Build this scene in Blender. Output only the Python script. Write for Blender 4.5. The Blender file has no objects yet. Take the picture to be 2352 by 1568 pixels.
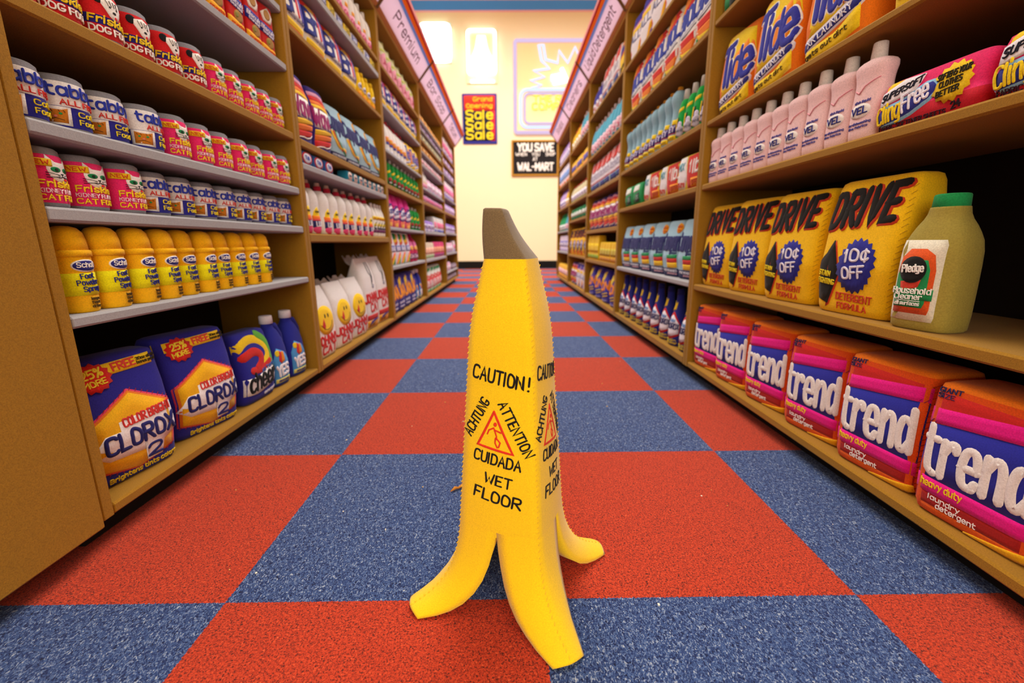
import bpy, math, random
from mathutils import Vector, Matrix
rnd = random.Random(7)
scene = bpy.context.scene
COLL = scene.collection

# ------------------------------------------------------------------ camera
HC = 0.55091
cam_d = bpy.data.cameras.new('camera'); cam = bpy.data.objects.new('camera', cam_d); COLL.objects.link(cam)
PITCH, YAW, ROLL = 0.21935, 0.00732, -0.00691
fw = Vector((math.sin(YAW)*math.cos(PITCH), math.cos(YAW)*math.cos(PITCH), -math.sin(PITCH)))
ri = Vector((math.cos(YAW), -math.sin(YAW), 0)); up = ri.cross(fw)
r2 = ri*math.cos(ROLL)+up*math.sin(ROLL); u2 = up*math.cos(ROLL)-ri*math.sin(ROLL)
cam.matrix_world = Matrix(((r2.x, u2.x, -fw.x, 0), (r2.y, u2.y, -fw.y, 0), (r2.z, u2.z, -fw.z, HC), (0, 0, 0, 1)))
cam_d.sensor_width = 36; cam_d.lens = 36*1017.1/2352; cam_d.clip_start = .02
cam_d.dof.use_dof = True; cam_d.dof.focus_distance = .74; cam_d.dof.aperture_fstop = 3.2
scene.camera = cam

# ------------------------------------------------------------------ light and exposure
vs = scene.view_settings
vs.view_transform = 'Standard'; vs.look = 'None'; vs.gamma = 1; vs.use_curve_mapping = False
vs.exposure = 0.0
world = bpy.data.worlds.new('room_air'); scene.world = world; world.use_nodes = True
world.node_tree.nodes['Background'].inputs[0].default_value = (1, .93, .85, 1)
world.node_tree.nodes['Background'].inputs[1].default_value = .30

def area(name, loc, sx, sy, power, col, aim=None):
    l = bpy.data.lights.new(name, 'AREA'); l.shape = 'RECTANGLE'; l.size = sx; l.size_y = sy; l.energy = power; l.color = col
    o = bpy.data.objects.new(name, l); COLL.objects.link(o); o.location = loc
    if aim: o.rotation_euler = (Vector(aim)-Vector(loc)).to_track_quat('-Z', 'Y').to_euler()
    return o
for yy, pw in ((.4, 52), (2.6, 150), (4.8, 290), (7.0, 205)):
    area('ceiling_light', (0, yy, 4.9), 4.2, 1.5, pw, (1, .965, .925))
area('front_fill', (0, -2.3, 1.5), 3.4, 2.2, 96, (1, .96, .9), (0, 1.2, .7))  # soft fill added behind the camera to brighten shelf and cone fronts

# ------------------------------------------------------------------ colours and materials
def lin(c):
    if isinstance(c, str):
        c = tuple(int(c[i:i+2], 16) for i in (0, 2, 4))
    return tuple((v/255/12.92 if v <= 10 else ((v/255+.055)/1.055)**2.4) for v in c)

def new_mat(name):
    m = bpy.data.materials.new(name); m.use_nodes = True
    nt = m.node_tree; b = nt.nodes['Principled BSDF']
    b.inputs['Roughness'].default_value = .95; b.inputs['Specular IOR Level'].default_value = .30
    return m, nt, b

def felt_mat(name, col=None, scale=420, var=.16, bump=.35, sheen=.06):
    m, nt, b = new_mat(name); N = nt.nodes; L = nt.links
    tc = N.new('ShaderNodeTexCoord'); n1 = N.new('ShaderNodeTexNoise'); n1.inputs['Scale'].default_value = scale
    n1.inputs['Detail'].default_value = 3
    L.new(tc.outputs['Object'], n1.inputs['Vector'])
    mr = N.new('ShaderNodeMapRange'); mr.inputs[1].default_value = .3; mr.inputs[2].default_value = .7
    mr.inputs[3].default_value = 1-var; mr.inputs[4].default_value = 1+var*.6
    L.new(n1.outputs['Fac'], mr.inputs[0])
    mx = N.new('ShaderNodeVectorMath'); mx.operation = 'SCALE'
    if col is None:
        at = N.new('ShaderNodeAttribute'); at.attribute_name = 'felt_colour'; L.new(at.outputs['Color'], mx.inputs[0])
    else:
        mx.inputs[0].default_value = lin(col)
    L.new(mr.outputs[0], mx.inputs['Scale'])
    L.new(mx.outputs[0], b.inputs['Base Color'])
    b.inputs['Sheen Weight'].default_value = sheen; b.inputs['Sheen Roughness'].default_value = .5
    bp = N.new('ShaderNodeBump'); bp.inputs['Strength'].default_value = bump; bp.inputs['Distance'].default_value = .001
    L.new(n1.outputs['Fac'], bp.inputs['Height']); L.new(bp.outputs[0], b.inputs['Normal'])
    return m
FELT = felt_mat('felt')
TAN = felt_mat('tan_felt', '9c7016', 500, .22, .4, .05)
GREY = felt_mat('grey_felt', 'a3a3a5', 450, .12)
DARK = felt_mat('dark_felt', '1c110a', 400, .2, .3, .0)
BROWN = felt_mat('brown_felt', '6b4712', 400, .2)
BLACK = felt_mat('black_board', '0e0b0a', 200, .2, .2, .0)
BANANA = felt_mat('banana_felt', None, 700, .14, .55, .25)

def board_mat(name, col):
    m = felt_mat(name, col, 300, .06); nt = m.node_tree; b = nt.nodes['Principled BSDF']
    t = nt.nodes.new('ShaderNodeBsdfTranslucent'); t.inputs[0].default_value = (*lin(col), 1); mx = nt.nodes.new('ShaderNodeMixShader'); mx.inputs[0].default_value = .5
    nt.links.new(b.outputs[0], mx.inputs[1]); nt.links.new(t.outputs[0], mx.inputs[2]); nt.links.new(mx.outputs[0], nt.nodes['Material Output'].inputs[0]); return m

def emit_mat(name, col, s):
    m = bpy.data.materials.new(name); m.use_nodes = True; nt = m.node_tree
    nt.nodes.remove(nt.nodes['Principled BSDF']); e = nt.nodes.new('ShaderNodeEmission')
    e.inputs[0].default_value = (*lin(col), 1); e.inputs[1].default_value = s
    nt.links.new(e.outputs[0], nt.nodes['Material Output'].inputs[0]); return m

def carpet_mat():
    m, nt, b = new_mat('carpet_tiles'); N = nt.nodes; L = nt.links
    g = N.new('ShaderNodeNewGeometry'); sp = N.new('ShaderNodeSeparateXYZ'); L.new(g.outputs['Position'], sp.inputs[0])
    def math_(op, a, bb=None):
        n = N.new('ShaderNodeMath'); n.operation = op
        for i, v in enumerate((a, bb)):
            if v is None: continue
            if isinstance(v, (int, float)): n.inputs[i].default_value = v
            else: L.new(v, n.inputs[i])
        return n.outputs[0]
    nz = N.new('ShaderNodeTexNoise'); nz.inputs['Scale'].default_value = 260; nz.inputs['Detail'].default_value = 1
    L.new(g.outputs['Position'], nz.inputs['Vector'])
    wob = math_('MULTIPLY', math_('SUBTRACT', nz.outputs['Fac'], .5), .012)
    fx = math_('FLOOR', math_('ADD', math_('DIVIDE', math_('SUBTRACT', sp.outputs[0], .0495), .5), wob))
    fy = math_('FLOOR', math_('ADD', math_('DIVIDE', math_('SUBTRACT', sp.outputs[1], .596), .5), wob))
    par = math_('MULTIPLY', math_('FRACT', math_('MULTIPLY', math_('ADD', fx, fy), .5)), 2)   # 1 = blue
    def ramp(src, stops):
        r = N.new('ShaderNodeValToRGB'); r.color_ramp.interpolation = 'LINEAR'
        e = r.color_ramp.elements
        while len(e) < len(stops): e.new(.5)
        for k, (p, c) in enumerate(stops): e[k].position = p; e[k].color = (*lin(c), 1)
        L.new(src, r.inputs[0]); return r.outputs[0]
    mp = N.new('ShaderNodeMapping'); mp.inputs['Scale'].default_value = (1, .6, 1); L.new(g.outputs['Position'], mp.inputs[0])
    n1 = N.new('ShaderNodeTexNoise'); n1.inputs['Scale'].default_value = 330; n1.inputs['Detail'].default_value = 5; n1.inputs['Distortion'].default_value = 1.5
    L.new(mp.outputs[0], n1.inputs['Vector'])
    n2 = N.new('ShaderNodeTexNoise'); n2.inputs['Scale'].default_value = 400; n2.inputs['Detail'].default_value = 3; n2.inputs['Distortion'].default_value = 1
    mp2 = N.new('ShaderNodeMapping'); mp2.inputs['Location'].default_value = (3, 5, 1); L.new(g.outputs['Position'], mp2.inputs[0]); L.new(mp2.outputs[0], n2.inputs['Vector'])
    blue = ramp(n1.outputs['Fac'], [(.32, '0d1128'), (.43, '1b2b5a'), (.51, '304878'), (.59, '4e6692'), (.68, 'a4acb4')])
    red = ramp(n2.outputs['Fac'], [(.33, '3c150e'), (.44, '8e2913'), (.52, 'b63518'), (.64, 'c6421f'), (.75, 'd8663a')])
    mix = N.new('ShaderNodeMix'); mix.data_type = 'RGBA'
    L.new(par, mix.inputs[0]); L.new(red, mix.inputs[6]); L.new(blue, mix.inputs[7])
    L.new(mix.outputs[2], b.inputs['Base Color'])
    b.inputs['Sheen Weight'].default_value = .08; b.inputs['Sheen Roughness'].default_value = .4
    bp = N.new('ShaderNodeBump'); bp.inputs['Strength'].default_value = .6; bp.inputs['Distance'].default_value = .002
    L.new(n1.outputs['Fac'], bp.inputs['Height']); L.new(bp.outputs[0], b.inputs['Normal'])
    return m

def plaster_mat(name, col):
    m, nt, b = new_mat(name); N = nt.nodes; L = nt.links
    n1 = N.new('ShaderNodeTexNoise'); n1.inputs['Scale'].default_value = 3; n1.inputs['Detail'].default_value = 5
    mr = N.new('ShaderNodeMapRange'); mr.inputs[3].default_value = .96; mr.inputs[4].default_value = 1.04; L.new(n1.outputs['Fac'], mr.inputs[0])
    mx = N.new('ShaderNodeVectorMath'); mx.operation = 'SCALE'; mx.inputs[0].default_value = lin(col); L.new(mr.outputs[0], mx.inputs['Scale'])
    L.new(mx.outputs[0], b.inputs['Base Color']); b.inputs['Roughness'].default_value = .7
    return m

# ------------------------------------------------------------------ mesh building
class MB:
    def __init__(s): s.v = []; s.f = []; s.c = []
    def add(s, verts, faces, col):
        o = len(s.v); s.v.extend([tuple(p) for p in verts]); col = lin(col) if isinstance(col, str) else col
        for f in faces: s.f.append(tuple(i+o for i in f)); s.c.append(col)
    def grid(s, rows, col, closed=False):
        n = len(rows[0]); o = len(s.v)
        for r in rows: s.v.extend([tuple(p) for p in r])
        m = n if closed else n-1
        for i in range(len(rows)-1):
            c = col(i) if callable(col) else col
            c = lin(c) if isinstance(c, str) else c
            for j in range(m):
                k = (j+1) % n
                s.f.append((o+i*n+j, o+i*n+k, o+(i+1)*n+k, o+(i+1)*n+j)); s.c.append(c)
    def box(s, x0, x1, y0, y1, z0, z1, col='ffffff', bev=0):
        if bev <= 0:
            P = [(x, y, z) for z in (z0, z1) for y in (y0, y1) for x in (x0, x1)]
            s.add(P, [(0, 2, 3, 1), (4, 5, 7, 6), (0, 1, 5, 4), (2, 6, 7, 3), (0, 4, 6, 2), (1, 3, 7, 5)], col); return
        b = min(bev, (x1-x0)*.45, (y1-y0)*.45, (z1-z0)*.45)
        V = []; idx = {}
        for iz, z in enumerate((z0, z1)):
            for iy, y in enumerate((y0, y1)):
                for ix, x in enumerate((x0, x1)):
                    sx, sy, sz = (1 if ix == 0 else -1)*b, (1 if iy == 0 else -1)*b, (1 if iz == 0 else -1)*b
                    for a, p in (('x', (x, y+sy, z+sz)), ('y', (x+sx, y, z+sz)), ('z', (x+sx, y+sy, z))):
                        idx[(ix, iy, iz, a)] = len(V); V.append(p)
        F = []
        I = lambda *k: idx[k]
        for e in (0, 1):
            q = [I(e, 0, 0, 'x'), I(e, 1, 0, 'x'), I(e, 1, 1, 'x'), I(e, 0, 1, 'x')]; F.append(q if e else q[::-1])
            q = [I(0, e, 0, 'y'), I(1, e, 0, 'y'), I(1, e, 1, 'y'), I(0, e, 1, 'y')]; F.append(q[::-1] if e else q)
            q = [I(0, 0, e, 'z'), I(1, 0, e, 'z'), I(1, 1, e, 'z'), I(0, 1, e, 'z')]; F.append(q if e else q[::-1])
        for a in (0, 1):
            for c in (0, 1):
                q = [I(0, a, c, 'y'), I(1, a, c, 'y'), I(1, a, c, 'z'), I(0, a, c, 'z')]; F.append(q if a != c else q[::-1])
                q = [I(a, 0, c, 'x'), I(a, 1, c, 'x'), I(a, 1, c, 'z'), I(a, 0, c, 'z')]; F.append(q[::-1] if a != c else q)
                q = [I(a, c, 0, 'x'), I(a, c, 1, 'x'), I(a, c, 1, 'y'), I(a, c, 0, 'y')]; F.append(q if a != c else q[::-1])
        for ix in (0, 1):
            for iy in (0, 1):
                for iz in (0, 1):
                    q = [I(ix, iy, iz, 'x'), I(ix, iy, iz, 'y'), I(ix, iy, iz, 'z')]
                    F.append(q if (ix+iy+iz) % 2 else q[::-1])
        s.add(V, F, col)
    def tube(s, pts, rad, col, n=8, caps=True):
        pts = [Vector(p) for p in pts]; rows = []
        ref = None
        for i, p in enumerate(pts):
            t = (pts[min(i+1, len(pts)-1)]-pts[max(i-1, 0)]).normalized()
            if ref is None: ref = t.orthogonal().normalized()
            ref = (ref-t*ref.dot(t)).normalized(); b = t.cross(ref)
            r = rad[i] if isinstance(rad, (list, tuple)) else rad
            rows.append([p+(ref*math.cos(2*math.pi*k/n)+b*math.sin(2*math.pi*k/n))*r for k in range(n)])
        if caps:
            rows = [[pts[0]]*n]+rows+[[pts[-1]]*n]
        s.grid(rows, col, True)
    def mesh(s, name):
        me = bpy.data.meshes.new(name); me.from_pydata(s.v, [], s.f)
        at = me.color_attributes.new('felt_colour', 'FLOAT_COLOR', 'CORNER')
        buf = []
        for f, c in zip(s.f, s.c): buf.extend((c[0], c[1], c[2], 1.0)*len(f))
        at.data.foreach_set('color', buf)
        return me
    def build(s, name, mat, parent=None, smooth=True):
        me = s.mesh(name); me.materials.append(mat)
        if smooth: me.polygons.foreach_set('use_smooth', [True]*len(me.polygons))
        o = bpy.data.objects.new(name, me); COLL.objects.link(o)
        if parent: o.parent = parent
        return o
def tag(o, label, cat, group=None):
    o['label'] = label; o['category'] = cat
    if group: o['group'] = group
    return o
def empty(name, loc=(0, 0, 0), rz=0):
    o = bpy.data.objects.new(name, None); COLL.objects.link(o); o.location = loc; o.rotation_euler = (0, 0, rz); o.empty_display_size = .05
    return o

def smooth_line(p, it=2, closed=False):
    for _ in range(it):
        q = [] if closed else [p[0]]
        n = len(p)
        for i in range(n if closed else n-1):
            a, b = p[i], p[(i+1) % n]
            q.append((a[0]*.75+b[0]*.25, a[1]*.75+b[1]*.25)); q.append((a[0]*.25+b[0]*.75, a[1]*.25+b[1]*.75))
        if not closed: q.append(p[-1])
        p = q
    return p

# ------------------------------------------------------------------ cut-felt letters: stroke font, baseline 2, x height 8, capitals a
FONT = {
'A': '6|023a62 1555', 'B': '6|020a ~0a4a684606 ~0656645202', 'C': '6|~695a1a0804125263', 'D': '6|020a ~0a4a68644202', 'E': '5|5a0a0252 0646',
'F': '5|5a0a02 0646', 'G': '6|~695a1a080412526465 6535', 'H': '6|020a 626a 0666', 'I': '1|020a', 'J': '5|~5a54421203', 'K': '6|020a 6a06 2762',
'L': '5|0a0252', 'M': '7|020a357a72', 'N': '6|020a626a', 'O': '6|~3a1a080412526468 ~3a5a68', 'P': '6|020a ~0a5a685606', 'Q': '6|~3a1a08041252646b5a3a 3562',
'R': '6|020a ~0a5a685606 2662', 'S': '6|~695a1a0816566452120 ', 'T': '6|0a6a 3a32', 'U': '6|~0a041252646a', 'V': '6|0a326a', 'W': '8|0a22476282'.replace('6282', '628a'),
'X': '6|026a 0a62', 'Y': '6|0a366a 3632', 'Z': '6|0a6a0262',
'a': '5|~57381806041233 54 5852', 'b': '5|0a02 ~0628485654421203', 'c': '5|~5748180604124253', 'd': '5|5a52 ~5738180604123254',
'e': '5|0555 ~5556481806041242 4253', 'f': '4|~4a2a1912 0838', 'g': '5|~5738180604123254 ~58514010', 'h': '5|0a02 ~0628485652', 'i': '1|0802 0a0b',
'j': '3|~38311000 3a3b', 'k': '5|0a02 5804 1652', 'l': '1|0a02', 'm': '8|0802 ~0628383746 ~4646687876'.replace('~0628383746 ~4646687876', '~0618384642 ~4668788682'),
'n': '5|0802 ~0628485652', 'o': '5|~280806020222 ', 'p': '5|0800 ~0628485654421203', 'q': '5|5850 ~5738180604123254', 'r': '4|0802 ~06284847',
's': '5|~57481807155443421203', 't': '4|~1a133242 0848', 'u': '5|~0804123254 5852', 'v': '5|082258'.replace('2258', '3258'), 'w': '8|0822476288',
'x': '5|0852 0258', 'y': '5|0833 5810', 'z': '5|08580252',
'0': '6|~3a1a08041252646858 ~3a5a68', '1': '2|081a12 1a12', '2': '6|~081a5a6856 5602 0262', '4': '6|4a0565 4a42', '5': '6|6a0a06 ~0657645212', '3': '6|~091a5a6836 ~3664521203',
'%': '8|117a ~0a3a3707@ ~55858252@', '!': '1|0a05 0202', '-': '4|0646', '.': '1|0202', "'": '1|0a08', '$': '6|~695a1a0816566452120 3b31'}
FONT['O'] = '6|~3a1a080412526468@'; FONT['0'] = '6|~3a1a080412525468@'.replace('5468', '6468'); FONT['o'] = '5|~2818060412324456'+'48@'
FONT['o'] = '5|~381806041242545648@'.replace('1242', '1242'); FONT['S'] = '6|~695a1a081656645212 1203'; FONT['$'] = FONT['S']+' 3b31'
FONT['\u00a2'] = '5|~5748180604124253 3931'; FONT['a'] = '5|~57381806041233 3354 5852'.replace('33 3354', '3254')
FONT['P'] = '6|020a ~0a5a685606'
def glyph(ch):
    w, s = FONT[ch].split('|'); out = []
    for t in s.split():
        sm = t[0] == '~'; cl = t.endswith('@'); t = t.strip('~@')
        p = [(int(t[i], 16), int(t[i+1], 16)-2) for i in range(0, len(t)-1, 2)]
        if sm: p = smooth_line(p, 2, cl)
        if cl: p = p+[p[0], p[1]]
        out.append(p)
    return int(w), out

# ------------------------------------------------------------------ soft stuffed bodies and the felt pieces sewn on their fronts
class Surf:
    """upright stuffed form: rings (z, half width, half depth, roundness) stacked along z; its front looks to -y"""
    def __init__(s, rings, cx=None):
        s.r = rings; s.H = rings[-1][0]; s.W = max(r[1] for r in rings)
    def at(s, z):
        r = s.r
        if z <= r[0][0]: return r[0][1:4]
        for a, b in zip(r, r[1:]):
            if z <= b[0]:
                t = (z-a[0])/max(1e-9, b[0]-a[0]); return tuple(a[i]+(b[i]-a[i])*t for i in (1, 2, 3))
        return r[-1][1:4]
    def ring(s, z, n):
        W, D, e = s.at(z); out = []
        for k in range(n):
            th = 2*math.pi*k/n; sn, cs = math.sin(th), math.cos(th)
            out.append((W*math.copysign(abs(sn)**(2/e), sn), -D*math.copysign(abs(cs)**(2/e), cs), z))
        return out
    def front(s, u, z):
        W, D, e = s.at(z); W = max(W, 1e-4)
        if e < 2.7:
            th = max(-1.5, min(1.5, u/W)); sn, cs = math.sin(th), math.cos(th)
            return Vector((W*math.copysign(abs(sn)**(2/e), sn), -D*cs**(2/e), z))
        a = max(-.995, min(.995, u/W)); return Vector((W*a, -D*(1-abs(a)**e)**(1/e), z))
    def pn(s, u, z):
        h = .0015; p = s.front(u, z)
        n = (s.front(u+h, z)-s.front(u-h, z)).cross(s.front(u, z+h)-s.front(u, z-h))
        if n.length < 1e-12: n = Vector((0, -1, 0))
        return p, n.normalized()

class Art:
    """flat cut pieces placed in (x -1..1, y 0..1) of a front and laid on its curve, in layers"""
    def __init__(s, surf, hw, H, z0=0, t=.0011):
        s.s = surf; s.hw = hw; s.H = H; s.z0 = z0; s.t = t; s.m = MB()
    def P(s, x, y, off):
        p, n = s.s.pn(x*s.hw, s.z0+y*s.H); return p+n*off
    def band(s, col, xs, lo, hi, l=0, nx=10, ny=3):
        def itp(arr, x):
            for i in range(len(xs)-1):
                if x <= xs[i+1]+1e-9:
                    t = (x-xs[i])/(xs[i+1]-xs[i]); return arr[i]+(arr[i+1]-arr[i])*t
            return arr[-1]
        b = l*s.t*.7; rows = []
        X = [xs[0]+(xs[-1]-xs[0])*k/nx for k in range(nx+1)]
        for j in range(ny+1):
            row = []
            for x in X:
                a, c = itp(lo, x), itp(hi, x); row.append(s.P(x, a+(c-a)*j/ny, b+s.t))
            row = [s.P(X[0], itp(lo, X[0])+(itp(hi, X[0])-itp(lo, X[0]))*j/ny, b-.0008)]+row+[s.P(X[-1], itp(lo, X[-1])+(itp(hi, X[-1])-itp(lo, X[-1]))*j/ny, b-.0008)]
            rows.append(row)
        X2 = [X[0]]+X+[X[-1]]
        rows = [[s.P(x, itp(lo, x), b-.0008) for x in X2]]+rows+[[s.P(x, itp(hi, x), b-.0008) for x in X2]]
        s.m.grid(rows, col)
    def rect(s, col, x0, x1, y0, y1, l=0, **k): s.band(col, [x0, x1], [y0, y0], [y1, y1], l, **k)
    def blob(s, col, pts, l=1, sm=0, rings=3, c=None):
        if sm: pts = smooth_line(pts, sm, True)
        P = []
        n = len(pts); ar = 0
        for i in range(n):
            a, d = pts[i], pts[(i+1) % n]; ar += a[0]*d[1]-a[1]*d[0]
            L = math.hypot((d[0]-a[0])*s.hw, (d[1]-a[1])*s.H); k = max(1, int(L/.012))
            for q in range(k): P.append((a[0]+(d[0]-a[0])*q/k, a[1]+(d[1]-a[1])*q/k))
        if ar < 0: P = P[::-1]
        if c is None: c = (sum(p[0] for p in P)/len(P), sum(p[1] for p in P)/len(P))
        b = l*s.t*.7
        rows = [[s.P(x, y, b-.0008) for x, y in P]]
        for k in range(rings+1):
            f = 1-k/(rings); f = max(f, 0)
            rows.append([s.P(c[0]+(x-c[0])*f, c[1]+(y-c[1])*f, b+s.t) for x, y in P])
        s.m.grid(rows, col, True)
    def oval(s, col, cx, cy, rx, ry, l=1, n=20): s.blob(col, [(cx+rx*math.cos(2*math.pi*k/n), cy+ry*math.sin(2*math.pi*k/n)) for k in range(n)], l)
    def burst(s, col, cx, cy, rx, ry, n=16, q=.82, l=1):
        s.blob(col, [(cx+rx*(q if k % 2 else 1)*math.cos(math.pi*k/n), cy+ry*(q if k % 2 else 1)*math.sin(math.pi*k/n)) for k in range(2*n)], l)
    def line(s, col, wd, pts, l=2, sm=0, metric=False, puff=1.0):
        """a strip of felt along a path; wd in metres"""
        if sm: pts = smooth_line(pts, sm)
        M = [(x*s.hw, y*s.H) for x, y in pts]
        Q = [M[0]]
        for a, d in zip(M, M[1:]):
            L = math.hypot(d[0]-a[0], d[1]-a[1]); k = max(1, int(L/.01))
            for j in range(1, k+1): Q.append((a[0]+(d[0]-a[0])*j/k, a[1]+(d[1]-a[1])*j/k))
        if len(Q) < 2 or math.hypot(Q[0][0]-Q[-1][0], Q[0][1]-Q[-1][1]) < 1e-7 and len(Q) == 2:
            Q = [(Q[0][0]-wd*.05, Q[0][1]), (Q[0][0]+wd*.05, Q[0][1])]
        n = len(Q); b = l*s.t*.7; rows = []
        h = wd/2
        def nrm(i):
            a, d = Q[max(i-1, 0)], Q[min(i+1, n-1)]; dx, dy = d[0]-a[0], d[1]-a[1]; L = math.hypot(dx, dy) or 1
            return dx/L, dy/L
        def row(x, y, dx, dy, w):
            out = []
            for f, o in ((-1, b-.0006), (-.75, b+s.t*.8*puff), (0, b+s.t*1.2*puff), (.75, b+s.t*.8*puff), (1, b-.0006)):
                p, nn = s.s.pn(x-dy*w*f, s.z0+y+dx*w*f); out.append(p+nn*o)
            return out
        dx, dy = nrm(0); rows.append(row(Q[0][0]-dx*h, Q[0][1]-dy*h, dx, dy, h*.05)); rows.append(row(Q[0][0]-dx*h*.7, Q[0][1]-dy*h*.7, dx, dy, h*.7))
        for i in range(n):
            dx, dy = nrm(i); k = 1.0
            if 0 < i < n-1:
                a = math.atan2(Q[i][1]-Q[i-1][1], Q[i][0]-Q[i-1][0]); c = math.atan2(Q[i+1][1]-Q[i][1], Q[i+1][0]-Q[i][0])
                t = abs((c-a+math.pi) % (2*math.pi)-math.pi); k = min(1.5, 1/max(.5, math.cos(t/2)))
            rows.append(row(Q[i][0], Q[i][1], dx, dy, h*k))
        dx, dy = nrm(n-1); rows.append(row(Q[-1][0]+dx*h*.7, Q[-1][1]+dy*h*.7, dx, dy, h*.7)); rows.append(row(Q[-1][0]+dx*h, Q[-1][1]+dy*h, dx, dy, h*.05))
        s.m.grid([r[::-1] for r in rows], col)
    def text(s, tx, p0, p1, hgt, col, sw=.2, l=3, slant=0, gap=2.2, out=None, ow=.0, jit=.0):
        """letters along the line p0-p1 (art units); hgt = capital height in y units; sw = stroke width / capital height"""
        G = []; x = 0
        for ch in tx:
            if ch == ' ': x += 3; continue
            w, st = glyph(ch)
            for q in st: G.append([(x+a, b) for a, b in q])
            x += w+gap
        tot = max(x-gap, 1); a0 = (p0[0]*s.hw, p0[1]*s.H); a1 = (p1[0]*s.hw, p1[1]*s.H)
        ux, uy = (a1[0]-a0[0])/tot, (a1[1]-a0[1])/tot; L = math.hypot(a1[0]-a0[0], a1[1]-a0[1])
        hh = hgt*s.H/8; px, py = -(a1[1]-a0[1])/L*hh, (a1[0]-a0[0])/L*hh
        px += slant*hh
        wd = sw*hgt*s.H
        strokes = [[((a0[0]+ux*a+px*b)/s.hw, (a0[1]+uy*a+py*b)/s.H) for a, b in q] for q in G]
        if out:
            for q in strokes: s.line(out, wd+ow*hgt*s.H*2, q, l-1, puff=.6)
        for q in strokes: s.line(col, wd, q, l)

def dens(rings, n=None):
    out = []
    for a, b in zip(rings, rings[1:]):
        L = abs(b[0]-a[0])+abs(b[1]-a[1])*.7+abs(b[2]-a[2])*.7; k = max(1, int(L/.011))
        for j in range(k): out.append(tuple(a[i]+(b[i]-a[i])*j/k for i in range(4)))
    out.append(rings[-1]); return out
def soften(rings, it=1):
    for _ in range(it):
        q = [rings[0]]
        for a, b in zip(rings, rings[1:]):
            q.append(tuple(a[i]*.75+b[i]*.25 for i in range(4))); q.append(tuple(a[i]*.25+b[i]*.75 for i in range(4)))
        q.append(rings[-1]); rings = q
    return rings
def loft(m, surf, col, n=36, z0=None, z1=None):
    """col: hex, or list of (upper fraction, hex), or f(z fraction)"""
    R = [r for r in surf.r if (z0 is None or r[0] >= z0-1e-9) and (z1 is None or r[0] <= z1+1e-9)]
    rows = [[(0, 0, R[0][0])]*n]+[ring_of(r, n) for r in R]+[[(0, 0, R[-1][0])]*n]
    zs = [R[0][0]]+[r[0] for r in R]+[R[-1][0]]
    H = surf.H
    def cf(i):
        if isinstance(col, str): return col
        f = (zs[i]+zs[i+1])/2/H
        for t, c in col:
            if f <= t: return c
        return col[-1][1]
    m.grid(rows, cf, True)
def ring_of(r, n):
    z, W, D, e = r[:4]; out = []
    for k in range(n):
        th = 2*math.pi*k/n; sn, cs = math.sin(th), math.cos(th)
        out.append((W*math.copysign(abs(sn)**(2/e), sn), -D*math.copysign(abs(cs)**(2/e), cs), z))
    return out
def with_cuts(rings, fr):
    """insert rings exactly at colour borders"""
    H = rings[-1][0]; S = Surf(rings); zs = [f*H for f in fr if f < 1]
    R = list(rings)+[(z, *S.at(z)) for z in zs]
    R.sort(key=lambda r: r[0]); return R
# ------------------------------------------------------------------ the room
XL, XR = -.745, .735
def struct(o): o['kind'] = 'structure'; return o
m = MB(); m.box(-4, 4, -2.5, 9.85, -.05, 0); struct(m.build('floor', carpet_mat(), smooth=False))
m = MB(); m.box(-4, 4, 9.85, 9.97, 0, 5.4); struct(m.build('wall_back', plaster_mat('cream_paint', 'f3deb8'), smooth=False))
m = MB(); m.box(-4.1, -4, -2.5, 9.97, 0, 5.4); struct(m.build('wall_left', plaster_mat('cream_paint_side', 'f0deb4'), smooth=False))
m = MB(); m.box(4, 4.1, -2.5, 9.97, 0, 5.4); struct(m.build('wall_right', bpy.data.materials['cream_paint_side'], smooth=False))
m = MB(); m.box(-4, 4, -2.6, -2.5, 0, 5.4); struct(m.build('wall_front', bpy.data.materials['cream_paint_side'], smooth=False))
m = MB(); m.box(-4.1, 4.1, -2.6, 9.97, 5.4, 5.5); struct(m.build('ceiling', plaster_mat('ceiling_paint', 'e8e2da'), smooth=False))
m = MB(); m.box(-4, 4, 9.825, 9.85, 0, .163); struct(m.build('baseboard_back', BLACK, smooth=False))
BLUEP = plaster_mat('blue_paint', '4c97f0'); PINKP = plaster_mat('pink_paint', 'f2b4bd')
m = MB(); m.box(-4, 4, 9.835, 9.85, 4.98, 5.15); struct(m.build('trim_1', BLUEP, smooth=False))
m = MB(); m.box(-4, 4, 9.838, 9.85, 4.95, 4.98); struct(m.build('trim_2', PINKP, smooth=False))
m = MB(); m.box(-4, 4, 9.838, 9.85, 5.15, 5.4); struct(m.build('trim_3', PINKP, smooth=False))

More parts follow.
